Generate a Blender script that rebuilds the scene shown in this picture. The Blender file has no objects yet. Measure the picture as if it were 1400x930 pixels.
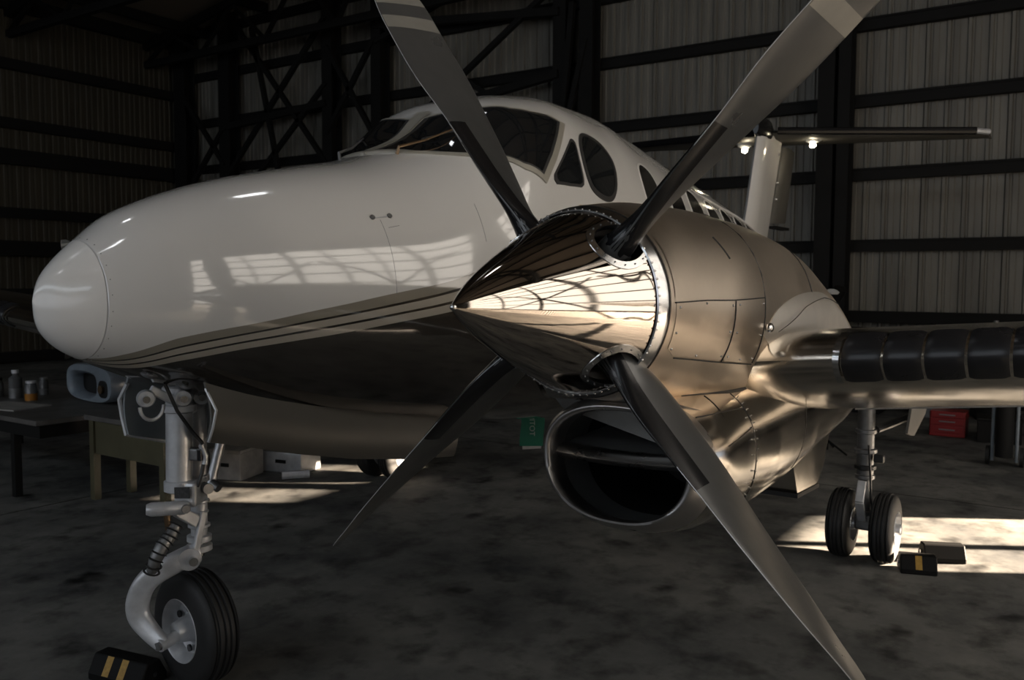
import bpy, bmesh, math, random
from mathutils import Vector, Matrix
random.seed(4)
scn = bpy.context.scene
COL = scn.collection
PI = math.pi

# ------------------------------------------------------------------ camera
cam_d = bpy.data.cameras.new('camera')
cam = bpy.data.objects.new('camera', cam_d)
COL.objects.link(cam)
cam.location = (-1.6167, -3.1066, 1.6980)
_y, _p, _r = .5906, .0673, .0048
_F = Vector((math.cos(_y)*math.cos(_p), math.sin(_y)*math.cos(_p), -math.sin(_p)))
_R = _F.cross(Vector((0, 0, 1))).normalized()
_U = _R.cross(_F)
_R, _U = _R*math.cos(_r)+_U*math.sin(_r), -_R*math.sin(_r)+_U*math.cos(_r)
cam.rotation_euler = Matrix((_R, _U, -_F)).transposed().to_euler()
cam_d.sensor_fit = 'HORIZONTAL'
cam_d.sensor_width = 36
cam_d.lens = 36*1199.8/1400
cam_d.clip_start = .05
cam_d.dof.use_dof = True
cam_d.dof.focus_distance = 2.75
cam_d.dof.aperture_fstop = 6.5
scn.camera = cam

# ------------------------------------------------------------------ world, sun, exposure
w = bpy.data.worlds.new('sky'); scn.world = w; w.use_nodes = True
bg = w.node_tree.nodes['Background']
bg.inputs[0].default_value = (.62, .74, .95, 1)
bg.inputs[1].default_value = 1.0
sun_d = bpy.data.lights.new('sun', 'SUN')
sun_d.energy = 80; sun_d.angle = .009; sun_d.color = (1, .80, .60)
sun = bpy.data.objects.new('sun', sun_d); COL.objects.link(sun)
_d = Vector((-.51, .86, -.2)).normalized()
sun.rotation_euler = _d.to_track_quat('-Z', 'Y').to_euler()
PANE_WARM, FILL_FRONT, FILL_COOL, SKYLIGHT = 1.65, .85, 15.0, 6.0      # strength of the wall panes, added fill panels and skylights
scn.view_settings.view_transform = 'Standard'
scn.view_settings.look = 'None'
scn.view_settings.gamma = 1
scn.view_settings.exposure = 0.64
scn.cycles.use_denoising = True
scn.cycles.max_bounces = 8
scn.cycles.glossy_bounces = 5
scn.cycles.caustics_reflective = False
scn.cycles.caustics_refractive = False
scn.cycles.sample_clamp_indirect = 6

# ------------------------------------------------------------------ materials
def mat(name, col, rough=.5, metal=0, noise=0, nscale=8, bump=0, bscale=40, rvar=0, coat=0, stretch=(1, 1, 1), col2=None, spec=.5):
    m = bpy.data.materials.new(name); m.use_nodes = True
    nt = m.node_tree; b = nt.nodes['Principled BSDF']
    b.inputs['Roughness'].default_value = rough
    b.inputs['Metallic'].default_value = metal
    b.inputs['Base Color'].default_value = (*col, 1)
    b.inputs['Specular IOR Level'].default_value = spec
    if coat:
        b.inputs['Coat Weight'].default_value = coat
        b.inputs['Coat Roughness'].default_value = .05
    if noise or bump or rvar:
        tc = nt.nodes.new('ShaderNodeTexCoord'); mp = nt.nodes.new('ShaderNodeMapping')
        mp.inputs['Scale'].default_value = stretch
        nt.links.new(tc.outputs['Object'], mp.inputs[0])
        n = nt.nodes.new('ShaderNodeTexNoise'); n.inputs['Scale'].default_value = nscale
        n.inputs['Detail'].default_value = 6; n.inputs['Roughness'].default_value = .6
        nt.links.new(mp.outputs[0], n.inputs['Vector'])
    if noise:
        mx = nt.nodes.new('ShaderNodeMix'); mx.data_type = 'RGBA'
        rr = nt.nodes.new('ShaderNodeMapRange')
        rr.inputs['From Min'].default_value = .35; rr.inputs['From Max'].default_value = .65
        nt.links.new(n.outputs['Fac'], rr.inputs['Value'])
        nt.links.new(rr.outputs[0], mx.inputs['Factor'])
        c2 = col2 or tuple(c*(1-noise) for c in col)
        mx.inputs['A'].default_value = (*col, 1); mx.inputs['B'].default_value = (*c2, 1)
        nt.links.new(mx.outputs['Result'], b.inputs['Base Color'])
    if rvar:
        r2 = nt.nodes.new('ShaderNodeMapRange')
        r2.inputs['From Min'].default_value = .3; r2.inputs['From Max'].default_value = .7
        r2.inputs['To Min'].default_value = max(.01, rough-rvar); r2.inputs['To Max'].default_value = rough+rvar
        nt.links.new(n.outputs['Fac'], r2.inputs['Value']); nt.links.new(r2.outputs[0], b.inputs['Roughness'])
    if bump:
        n2 = nt.nodes.new('ShaderNodeTexNoise'); n2.inputs['Scale'].default_value = bscale
        n2.inputs['Detail'].default_value = 4
        nt.links.new(mp.outputs[0], n2.inputs['Vector'])
        bp = nt.nodes.new('ShaderNodeBump'); bp.inputs['Strength'].default_value = bump
        bp.inputs['Distance'].default_value = .01
        nt.links.new(n2.outputs['Fac'], bp.inputs['Height']); nt.links.new(bp.outputs[0], b.inputs['Normal'])
    return m
def glow(name, col, s):
    m = bpy.data.materials.new(name); m.use_nodes = True
    nt = m.node_tree; b = nt.nodes['Principled BSDF']
    b.inputs['Base Color'].default_value = (.5, .5, .5, 1)
    b.inputs['Emission Color'].default_value = (*col, 1); b.inputs['Emission Strength'].default_value = s
    return m
M = {}
M['white'] = mat('white_paint', (.78, .76, .73), .22, coat=.6, bump=.03, bscale=2.5, noise=.06, nscale=2)
M['dark_paint'] = mat('charcoal_paint', (.030, .027, .024), .18, coat=.6)
M['chrome'] = mat('polished_spinner', (.52, .465, .41), .05, 1, rvar=.03, nscale=5, bump=.012, bscale=3)
M['cowl'] = mat('polished_cowl_aluminium', (.80, .69, .57), .33, 1, noise=.13, nscale=3, rvar=.06, bump=.05, bscale=5)
M['cowl_bright'] = mat('mirror_aluminium', (.70, .65, .58), .17, 1, noise=.1, nscale=4, rvar=.08, bump=.10, bscale=5)
M['fairing'] = mat('pale_fairing_metal', (.92, .87, .80), .40, 1, noise=.08, nscale=6)
M['lip'] = mat('intake_lip_metal', (.45, .44, .43), .30, 1, rvar=.06, nscale=5)
M['duct'] = mat('duct_metal', (.30, .30, .29), .45, .6, noise=.2, nscale=8)
M['clere'] = glow('lit_clerestory', (.82, .92, 1), 1.8)
M['black'] = mat('black_void', (.004, .004, .004), .6)
M['seam'] = mat('dark_seam', (.015, .013, .011), .5)  # dark joint colour for panel seams, slots and slab joints
M['bladeg'] = mat('blade_grey_paint', (.135, .137, .137), .32, .55, noise=.15, nscale=6, rvar=.05)
M['band'] = mat('blade_silver_band', (.33, .32, .29), .35, .4, noise=.1, nscale=14)
M['boot'] = mat('rubber_boot', (.010, .010, .011), .22)
M['deice'] = mat('deice_boot_rubber', (.016, .016, .018), .33, bump=.12, bscale=9, rvar=.08, nscale=8)
M['glass'] = mat('cockpit_glass', (.010, .011, .012), .04, spec=.8)
M['cabglass'] = mat('cabin_glass', (.012, .011, .010), .10)
M['frame'] = mat('window_frame', (.36, .34, .29), .4, .3)
M['gasket'] = mat('window_seal', (.02, .02, .02), .5)
M['silver'] = mat('gear_silver_paint', (.66, .67, .69), .33, .35, noise=.2, nscale=14)
M['silverd'] = mat('gear_dull_metal', (.24, .24, .24), .4, .6, noise=.3, nscale=20)
M['doorp'] = mat('gear_door_paint', (.10, .095, .085), .5, noise=.1, nscale=3)
M['doorl'] = mat('gear_door_inside', (.20, .215, .225), .4, noise=.15, nscale=3)
M['rubber'] = mat('tire_rubber', (.014, .014, .014), .62, noise=.3, nscale=30)
M['steel'] = mat('bright_steel', (.60, .60, .60), .2, 1)
M['brass'] = mat('worn_brass', (.18, .12, .07), .4, .8)
M['hose'] = mat('hose_black', (.02, .02, .02), .45)
M['yellow'] = mat('yellow_tape', (.42, .24, .03), .5, noise=.3, nscale=60)
M['chock'] = mat('chock_rubber', (.006, .006, .006), .6, spec=.15)
M['green'] = mat('green_fabric', (.0, .10, .055), .6)
M['red'] = mat('red_enamel', (.22, .012, .012), .35)
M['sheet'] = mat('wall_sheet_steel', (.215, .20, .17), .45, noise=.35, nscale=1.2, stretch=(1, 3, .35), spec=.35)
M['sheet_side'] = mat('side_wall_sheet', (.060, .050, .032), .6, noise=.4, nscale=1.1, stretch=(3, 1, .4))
M['girt'] = mat('dark_steel', (.010, .0095, .009), .7, spec=.2)
M['roof'] = mat('roof_sheet', (.16, .13, .10), .7)
M['table'] = mat('worn_table_top', (.14, .13, .12), .5, noise=.4, nscale=6)
M['khaki'] = mat('khaki_enamel', (.10, .09, .05), .5, noise=.2, nscale=5)
M['bluegrey'] = mat('pale_blue_grey_paint', (.26, .30, .34), .3, noise=.2, nscale=8)
M['amber'] = mat('amber_liquid', (.40, .16, .02), .3)
M['glassjar'] = mat('jar_glass', (.12, .12, .12), .08)
M['boxw'] = mat('pale_crate', (.45, .42, .38), .6, noise=.3, nscale=8)
M['warm'] = glow('lit_pane_warm', (1, .91, .80), PANE_WARM)
M['front'] = glow('fill_panel_front', (.90, .93, 1), FILL_FRONT)  # glow of the fill panels added on the front wall
M['cool'] = glow('fill_panel_cool', (.85, .95, 1), FILL_COOL)  # glow of the panels added for the back wall
M['sky'] = glow('lit_skylight', (.95, .97, 1), SKYLIGHT)
M['lamp'] = glow('bead_glow', (1, .86, .6), 30)  # glow of the bright beads under the tailplane
M['plate'] = mat('engraved_plate', (.05, .05, .05), .4, noise=.6, nscale=90)

def floor_mat():
    m = bpy.data.materials.new('stained_concrete'); m.use_nodes = True
    nt = m.node_tree; b = nt.nodes['Principled BSDF']; L = nt.links.new
    tc = nt.nodes.new('ShaderNodeTexCoord')
    def noise(s, d, r=.6):
        n = nt.nodes.new('ShaderNodeTexNoise'); n.inputs['Scale'].default_value = s
        n.inputs['Detail'].default_value = d; n.inputs['Roughness'].default_value = r
        L(tc.outputs['Object'], n.inputs['Vector']); return n
    a, c, e = noise(.9, 8, .65), noise(4.5, 6, .6), noise(2.2, 3, .5)
    r1 = nt.nodes.new('ShaderNodeValToRGB')
    r1.color_ramp.elements[0].position = .33; r1.color_ramp.elements[0].color = (.058, .061, .064, 1)
    r1.color_ramp.elements[1].position = .68; r1.color_ramp.elements[1].color = (.23, .225, .205, 1)
    L(a.outputs['Fac'], r1.inputs[0])
    r2 = nt.nodes.new('ShaderNodeValToRGB')
    r2.color_ramp.elements[0].position = .30; r2.color_ramp.elements[0].color = (.35, .35, .36, 1)
    r2.color_ramp.elements[1].position = .52; r2.color_ramp.elements[1].color = (1, 1, 1, 1)
    L(c.outputs['Fac'], r2.inputs[0])
    r3 = nt.nodes.new('ShaderNodeValToRGB')
    r3.color_ramp.elements[0].position = .27; r3.color_ramp.elements[0].color = (.12, .12, .12, 1)
    r3.color_ramp.elements[1].position = .36; r3.color_ramp.elements[1].color = (1, 1, 1, 1)
    L(e.outputs['Fac'], r3.inputs[0])
    def mul(p, q):
        x = nt.nodes.new('ShaderNodeMix'); x.data_type = 'RGBA'; x.blend_type = 'MULTIPLY'
        x.inputs['Factor'].default_value = 1
        L(p, x.inputs['A']); L(q, x.inputs['B']); return x.outputs['Result']
    o = mul(mul(r1.outputs[0], r2.outputs[0]), r3.outputs[0])
    L(o, b.inputs['Base Color'])
    mr = nt.nodes.new('ShaderNodeMapRange'); mr.inputs['To Min'].default_value = .55; mr.inputs['To Max'].default_value = .9; b.inputs['Specular IOR Level'].default_value = .22
    L(c.outputs['Fac'], mr.inputs['Value']); L(mr.outputs[0], b.inputs['Roughness'])
    bp = nt.nodes.new('ShaderNodeBump'); bp.inputs['Strength'].default_value = .25; bp.inputs['Distance'].default_value = .01
    L(c.outputs['Fac'], bp.inputs['Height']); L(bp.outputs[0], b.inputs['Normal'])
    return m
M['floor'] = floor_mat()

def livery_mat():
    m = bpy.data.materials.new('fuselage_livery'); m.use_nodes = True
    nt = m.node_tree; b = nt.nodes['Principled BSDF']; L = nt.links.new
    at = nt.nodes.new('ShaderNodeAttribute'); at.attribute_name = 'band'
    dv = nt.nodes.new('ShaderNodeMath'); dv.operation = 'MULTIPLY_ADD'; dv.inputs[1].default_value = .5; dv.inputs[2].default_value = .25
    L(at.outputs['Fac'], dv.inputs[0])
    r = nt.nodes.new('ShaderNodeValToRGB'); r.color_ramp.interpolation = 'CONSTANT'
    W, S, K, D = (.68, .665, .64, 1), (.26, .235, .19, 1), (.02, .018, .016, 1), (.032, .028, .024, 1)
    S2 = (.42, .38, .32, 1)
    st = [(0, W), (.25, S), (.405, K), (.445, S2), (.570, K), (.612, S2), (.75, D)]   # factor = .25 + .5 * position across the stripe
    e = r.color_ramp.elements
    e[0].position, e[0].color = st[0]; e[1].position, e[1].color = st[1]
    for p, c in st[2:]:
        k = e.new(p); k.color = c
    L(dv.outputs[0], r.inputs[0]); L(r.outputs[0], b.inputs['Base Color'])
    b.inputs['Roughness'].default_value = .14
    b.inputs['Coat Weight'].default_value = 1.0; b.inputs['Coat IOR'].default_value = 1.7; b.inputs['Coat Roughness'].default_value = .06
    tc = nt.nodes.new('ShaderNodeTexCoord'); n = nt.nodes.new('ShaderNodeTexNoise'); n.inputs['Scale'].default_value = 2.2
    L(tc.outputs['Object'], n.inputs['Vector'])
    bp = nt.nodes.new('ShaderNodeBump'); bp.inputs['Strength'].default_value = .06; bp.inputs['Distance'].default_value = .02
    L(n.outputs['Fac'], bp.inputs['Height']); L(bp.outputs[0], b.inputs['Normal']); L(bp.outputs[0], b.inputs['Coat Normal'])
    return m
M['livery'] = livery_mat()

# ------------------------------------------------------------------ mesh helpers
class MB:
    def __init__(s): s.v = []; s.f = []
    def add(s, vs, fs):
        o = len(s.v); s.v += [tuple(p) for p in vs]; s.f += [tuple(i+o for i in q) for q in fs]
    def box(s, c, d, rz=0, R=None):
        x, y, z = [k/2 for k in d]
        R = R or Matrix.Rotation(rz, 3, 'Z'); c = Vector(c)
        P = [c+R@Vector((a*x, b*y, e*z)) for a in (-1, 1) for b in (-1, 1) for e in (-1, 1)]
        s.add(P, [(0, 1, 3, 2), (4, 6, 7, 5), (0, 4, 5, 1), (2, 3, 7, 6), (0, 2, 6, 4), (1, 5, 7, 3)])
        return s
    def beam(s, a, b, wd, ht):
        a, b = Vector(a), Vector(b); d = b-a
        R = d.to_track_quat('X', 'Z').to_matrix()
        return s.box((a+b)/2, (d.length, wd, ht), R=R)
    def loft(s, rings, cap0=True, cap1=True, closed=True):
        n = len(rings[0]); o = len(s.v)
        for r in rings: s.v += [tuple(p) for p in r]
        m = n if closed else n-1
        for i in range(len(rings)-1):
            for j in range(m):
                a, b = o+i*n+j, o+i*n+(j+1) % n
                s.f.append((a, b, b+n, a+n))
        if cap0: s.f.append(tuple(o+j for j in range(n))[::-1])
        if cap1: s.f.append(tuple(o+(len(rings)-1)*n+j for j in range(n)))
        return s
    def tube(s, path, r, n=10, caps=True):
        P = [Vector(p) for p in path]; R = r if isinstance(r, (list, tuple)) else [r]*len(P)
        rings = []; up = None
        for i, p in enumerate(P):
            t = (P[min(i+1, len(P)-1)]-P[max(i-1, 0)]).normalized()
            if up is None: up = t.orthogonal().normalized()
            up = (up-t*up.dot(t)).normalized(); sd = t.cross(up)
            rings.append([p+(up*math.cos(2*PI*k/n)+sd*math.sin(2*PI*k/n))*R[i] for k in range(n)])
        return s.loft(rings, caps, caps)
    def lathe(s, prof, c, ax, n=32, caps=False):
        ax = Vector(ax).normalized(); u = ax.orthogonal().normalized(); v = ax.cross(u); c = Vector(c)
        rings = [[c+ax*h+(u*math.cos(2*PI*k/n)+v*math.sin(2*PI*k/n))*r for k in range(n)] for h, r in prof]
        return s.loft(rings, caps, caps)
    def sph(s, c, r, n=10, sc=(1, 1, 1)):
        rings = [[(c[0]+sc[0]*r*math.sin(PI*i/n)*math.cos(2*PI*k/(n*1.5)), c[1]+sc[1]*r*math.sin(PI*i/n)*math.sin(2*PI*k/(n*1.5)), c[2]+sc[2]*r*math.cos(PI*i/n)) for k in range(int(n*1.5))] for i in range(n+1)]
        rings[0] = [tuple(a+1e-5*b for a, b in zip(p, (1, 1, 0))) for p in rings[0]]
        return s.loft(rings, False, False)
    def build(s, name, m, parent=None, smooth=35, bevel=0, label=None):
        me = bpy.data.meshes.new(name); me.from_pydata(s.v, [], s.f)
        bm = bmesh.new(); bm.from_mesh(me); bmesh.ops.recalc_face_normals(bm, faces=bm.faces); bm.to_mesh(me); bm.free()
        me.materials.append(M[m]); me.update()
        if smooth:
            me.shade_smooth(); me.set_sharp_from_angle(angle=math.radians(smooth))
        o = bpy.data.objects.new(name, me); COL.objects.link(o)
        if parent: o.parent = parent; o.matrix_parent_inverse = wmat(parent).inverted()
        if bevel:
            b = o.modifiers.new('bevel', 'BEVEL'); b.width = bevel; b.segments = 2; b.limit_method = 'ANGLE'
        if label: o['label'] = label
        return o
def wmat(o): return (wmat(o.parent)@o.matrix_parent_inverse if o.parent else Matrix.Identity(4))@o.matrix_basis
def empty(name, loc, label, cat, group=None):
    o = bpy.data.objects.new(name, None); COL.objects.link(o); o.location = loc; o.empty_display_size = .1
    o['label'] = label; o['category'] = cat
    if group: o['group'] = group
    return o
def tag(o, label, cat, group=None):
    o['label'] = label; o['category'] = cat
    if group: o['group'] = group
    return o
def struct(o): o['kind'] = 'structure'; return o
def holder(name, parent):          # a part made only of sub-parts' common base
    o = bpy.data.objects.new(name, None); COL.objects.link(o); o.parent = parent
    o.matrix_parent_inverse = wmat(parent).inverted(); return o
def cr(xs,ys,x):
    # monotone-ish cubic (finite difference Hermite)
    n=len(xs)
    if x<=xs[0]: return ys[0]
    if x>=xs[-1]: return ys[-1]
    i=0
    while x>xs[i+1]: i+=1
    def m(k):
        if k==0: return (ys[1]-ys[0])/(xs[1]-xs[0])
        if k==n-1: return (ys[-1]-ys[-2])/(xs[-1]-xs[-2])
        a=(ys[k]-ys[k-1])/(xs[k]-xs[k-1]); b=(ys[k+1]-ys[k])/(xs[k+1]-xs[k])
        if a*b<=0: return 0
        return 2*a*b/(a+b)
    h=xs[i+1]-xs[i]; t=(x-xs[i])/h
    return ((1+2*t)*(1-t)**2*ys[i]+t*(1-t)**2*h*m(i)+t*t*(3-2*t)*ys[i+1]+t*t*(t-1)*h*m(i+1))
def sec(w,ht,hb,yc,zc,th,n,s=-1):
    sn,cs=math.sin(th),math.cos(th)
    y=w*math.copysign(abs(sn)**(2/n),sn); z=(ht if cs>0 else hb)*math.copysign(abs(cs)**(2/n),cs)
    return yc+s*y, zc+z
# ---- fuselage : x aft, th from top toward port(-y)
FT=[(0, 1.62), (0.012, 1.659), (0.045, 1.718), (0.1, 1.779), (0.18, 1.847), (0.3, 1.94), (0.45, 2.01), (0.62, 2.072), (0.8, 2.125), (0.99, 2.17), (1.2, 2.216), (1.48, 2.275), (1.75, 2.358), (1.95, 2.446), (2.1, 2.567), (2.28, 2.688), (2.5, 2.75), (2.85, 2.797), (3.35, 2.813), (3.9, 2.757), (4.6, 2.657), (5.5, 2.53), (6.35, 2.409), (7.0, 2.283), (7.87, 2.074), (8.8, 1.939), (9.6, 1.855)]
FB=[(0, 1.62), (0.012, 1.546), (0.04, 1.496), (0.1, 1.44), (0.19, 1.392), (0.43, 1.292), (0.77, 1.173), (1.18, 1.073), (1.67, 0.991), (2.27, 0.904), (3.0, 0.82), (3.8, 0.755), (5, 0.79), (6.5, 0.985), (8, 1.282), (9.6, 1.728)]
FW=[(0, 0.0), (0.012, 0.022), (0.045, 0.08), (0.1, 0.135), (0.18, 0.199), (0.3, 0.273), (0.45, 0.347), (0.62, 0.412), (0.8, 0.472), (0.99, 0.527), (1.2, 0.581), (1.48, 0.64), (1.8, 0.693), (2.3, 0.741), (2.9, 0.742), (4, 0.719), (5, 0.677), (6.5, 0.525), (8, 0.276), (9.6, 0.03)]
def fus(x,th):
    t=cr(*zip(*FT),x); b=cr(*zip(*FB),x); w=cr(*zip(*FW),x)
    zc=b+(t-b)*(.48 if x<1.9 else .48-.06*min(1,(x-1.9)/.8))
    y,z=sec(w,t-zc,zc-b,0,zc,th,cr(*zip(*FN),x) if math.cos(th)>0 else 2.15)
    return (x,y,z)
# ---- nacelle upper
YE=-1.951; YS=1.951; ZE=1.641
NT=[(0.432, 1.897), (0.5, 1.905), (0.67, 1.922), (0.92, 1.925), (1.28, 1.914), (1.57, 1.891), (1.9, 1.85), (2.3, 1.753), (2.68, 1.643), (2.96, 1.531), (3.27, 1.442), (3.54, 1.337), (4.2, 1.21), (4.6, 1.185)]
NB=[(.432,1.385),(.8,1.33),(1.2,1.29),(1.6,1.27),(2.2,1.2),(3.0,1.12),(4.6,1.18)]
NW=[(0.432, 0.256), (0.6, 0.272), (0.92, 0.3), (1.3, 0.286), (1.7, 0.262), (2.3, 0.216), (3, 0.162), (3.6, 0.104), (4.2, 0.044), (4.6, 0.004)]
def nac(x,th,s=-1):
    t=cr(*zip(*NT),x); b=cr(*zip(*NB),x); w=cr(*zip(*NW),x); zc=b+(t-b)*.5
    y,z=sec(w,t-zc,zc-b,0,zc,th,2.0+.25*min(1,max(0,(x-.5)/1)),-1)
    return (x,(-1.951+y) if s<0 else (YS-y),z)
# ---- scoop (lower)
SB=[(0.60, 1.0), (0.7, 0.962), (0.9, 0.925), (1.1, 0.9), (1.35, 0.884), (1.8, 0.889), (2.4, 0.94), (2.9, 0.978), (3.4, 1.049), (4.0, 1.173)]
ST=[(.60,1.36),(.9,1.38),(1.5,1.4),(2.5,1.45),(4.0,1.2)]
SW=[(0.60, 0.25), (0.8, 0.28), (1.1, 0.266), (1.5, 0.248), (2.0, 0.222), (2.6, 0.207), (3.2, 0.147), (4.0, 0.001)]
def scp(x,th,s=-1):
    t=cr(*zip(*ST),x); b=cr(*zip(*SB),x); w=cr(*zip(*SW),x); zc=b+(t-b)*.55
    y,z=sec(w,t-zc,zc-b,0,zc,th,2.3,-1)
    y-=.03*max(0,1-max(0,x-.6)/.5)
    return (x,(-1.951+y) if s<0 else (YS-y),z)
FN=[(0,2),(1.5,2.1),(1.9,2.3),(2.2,2.9),(2.7,3.0),(3.3,2.6),(4.5,2.3),(9.6,2)]
# ================================================================== the hangar
XB, XF, YL, YR, ZR = 11.5, -9.0, 15.0, -7.0, 7.2     # back, front, left(+y), right(-y), eave
fl = struct(MB().add([(-40, -40, 0), (30, -40, 0), (30, 30, 0), (-40, 30, 0)], [(0, 1, 2, 3)]) or None) if False else None
f_ = MB(); f_.add([(XF-14, YR-14, 0), (XB+.3, YR-14, 0), (XB+.3, YL+.3, 0), (XF-14, YL+.3, 0)], [(0, 1, 2, 3)])
floor = struct(f_.build('floor', 'floor', smooth=0))
# fine joints of the concrete slabs
for k, (a, b) in enumerate([((-9, 3.4), (11.4, 3.4)), ((5.9, -7), (5.9, 15)), ((-1.2, -7), (-1.2, 15)), ((-9, -4.2), (11.4, -4.2))]):
    j = MB(); j.beam((*a, .0012), (*b, .0012), .008, .002); j.build('floor_joint', 'seam', floor, 0)

def sheet_mesh(width, z0, z1, along):
    """one ribbed steel sheet, `width` wide, ribs every quarter; along = 'x' or 'y'"""
    m = MB(); prof = []; n = 4; p = width/n
    for i in range(n):
        a = i*p
        prof += [(a, 0), (a+.30*p, 0), (a+.36*p, .012), (a+.60*p, .012), (a+.66*p, 0), (a+.72*p, .0), (a+.78*p, .034), (a+.92*p, .034), (a+.98*p, 0)]
    prof.append((width-.004, 0))
    vs = []
    for (u, d) in prof:
        for z in (z0, z1): vs.append((-d, u, z) if along == 'y' else (u, -d, z))
    m.add(vs, [(2*i, 2*i+2, 2*i+3, 2*i+1) for i in range(len(prof)-1)])
    return m
wall_back = MB(); wall_back.box((XB+.12, (YL+YR)/2, ZR/2+1), (.1, YL-YR+.3, ZR+2)); wall_back = struct(wall_back.build('wall_back', 'girt', smooth=0))
src = None
for k in range(22):
    y = YR+k*1.0
    if src is None:
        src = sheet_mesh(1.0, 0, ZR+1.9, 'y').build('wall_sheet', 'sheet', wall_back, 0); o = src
        o.location = (XB, y, 0)
    else:
        o = src.copy(); COL.objects.link(o); o.location = (XB+.004*(k % 2), y, 0)
for z in (.14, 1.22, 2.21, 3.20, 4.21, 5.25, 6.3, 7.3, 8.2):
    g = MB(); g.box((XB-.10, (YL+YR)/2, z), (.12, YL-YR, .16)); g.box((XB-.15, (YL+YR)/2, z+.07), (.06, YL-YR, .03))
    g.build('wall_girt', 'girt', wall_back, 0)
wall_left = MB(); wall_left.box(((XB+XF)/2, YL+.12, ZR/2+1), (XB-XF+.3, .1, ZR+2)); wall_left = struct(wall_left.build('wall_left', 'girt', smooth=0))
src2 = None
for k in range(20):
    x = XF+.5+k*1.0
    if src2 is None:
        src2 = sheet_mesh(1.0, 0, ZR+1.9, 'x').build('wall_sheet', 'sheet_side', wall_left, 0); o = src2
        o.location = (x, YL, 0)
    else:
        o = src2.copy(); COL.objects.link(o); o.location = (x, YL, 0)
for z in (.14, 1.4, 2.3, 3.0, 4.1, 4.75, 5.9, 7.1, 8.2):
    g = MB(); g.box(((XB+XF)/2, YL-.12, z), (XB-XF, .14, .30 if z in (2.3, 4.1, 7.1) else .2)); g.build('wall_girt', 'girt', wall_left, 0)

def i_column(x, y, wd, name='wall_column', par=None):
    m = MB(); m.box((x-.13, y, 4.5), (.03, wd, 9)); m.box((x+.13, y, 4.5), (.03, wd, 9)); m.box((x, y, 4.5), (.24, .03, 9))
    return m.build(name, 'girt', par or wall_back, 0)
for y, wd in ((.16, .22), (-.08, .16), (4.45, .24), (3.95, .24), (8.5, .24), (9.8, .26), (12.95, .34), (14.5, .40), (-4.6, .3)):
    i_column(XB-.36, y, wd)
for x in (-6, -2, 2, 6):
    m = MB(); m.box((x, YL-.35, 4.5), (.3, .25, 9)); m.build('wall_column', 'girt', wall_left, 0)
# diagonal bracing seen between the columns
def brace(a, b, t=.10): MB().beam(a, b, t, t).build('wall_brace', 'girt', wall_back, 0)
xb = XB-.5
for (ya, za, yb, zb) in ((9.8, 6.9, 12.9, 3.9), (12.4, 7.0, 9.8, 4.0), (9.8, 5.6, 12.95, 3.0), (12.0, 7.0, 11.0, 3.1), (8.5, 6.3, 9.8, 4.6), (9.8, 6.3, 8.5, 4.4), (12.95, 5.0, 14.5, 3.4), (12.95, 4.2, 14.5, 6.0),
                         (4.45, 6.6, 8.5, 4.0), (8.5, 6.6, 4.45, 4.0), (3.95, 5.6, 4.45, 3.6), (4.2, 6.2, 4.5, 3.0), (4.45, 7.4, 8.5, 6.2)):
    brace((xb, ya, za), (xb, yb, zb), .09)
for (ya, za, yb, zb) in ((4.45, 5.1, 8.5, 4.6), (4.45, 6.1, 8.5, 6.5), (9.8, 5.2, 12.95, 5.0)):
    brace((xb, ya, za), (xb, yb, zb), .13)
# roof: ridge along x, trusses, purlins, a few lit skylights
roof = MB()
rp = lambda y: ZR+1.8*(1-abs(y-4)/11)
roof.add([(XF, YR, rp(YR)), (XB+.2, YR, rp(YR)), (XB+.2, 4, rp(4)), (XF, 4, rp(4)), (XF, YL, rp(YL)), (XB+.2, YL, rp(YL))], [(0, 1, 2, 3), (3, 2, 5, 4)])
ceiling = struct(roof.build('ceiling', 'roof', smooth=0))
for k in range(12):
    y = -6.4+k*1.85
    m = MB(); m.box(((XF+XB)/2, y, rp(y)-.14), (XB-XF, .10, .2)); m.build('roof_purlin', 'girt', ceiling, 0)
for x in (-7.5, -4.5, -1.5, 1.5, 4.5, 7.5, 10.5):
    m = MB(); m.beam((x, YR, rp(YR)-.3), (x, 4, rp(4)-.3), .14, .16); m.beam((x, 4, rp(4)-.3), (x, YL, rp(YL)-.3), .14, .16)
    m.beam((x, YR, 6.5), (x, YL, 6.5), .12, .14)
    for q in range(11):
        y0 = YR+q*2; m.beam((x, y0, 6.5), (x, y0+1, rp(y0+1)-.35), .07, .07); m.beam((x, y0+1, rp(y0+1)-.35), (x, y0+2, 6.5), .07, .07)
    m.build('roof_truss', 'girt', ceiling, 0)
for x, y in ((-2.6, -.2), (-2.7, 3.1), (.1, 3.2), (-5.5, 1.3), (-5.6, -3.3), (3.2, 1.3)):
    m = MB(); m.box((x, y, rp(y)-.05), (.7, .35, .02)); m.build('roof_skylight', 'sky', ceiling, 0)

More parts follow.
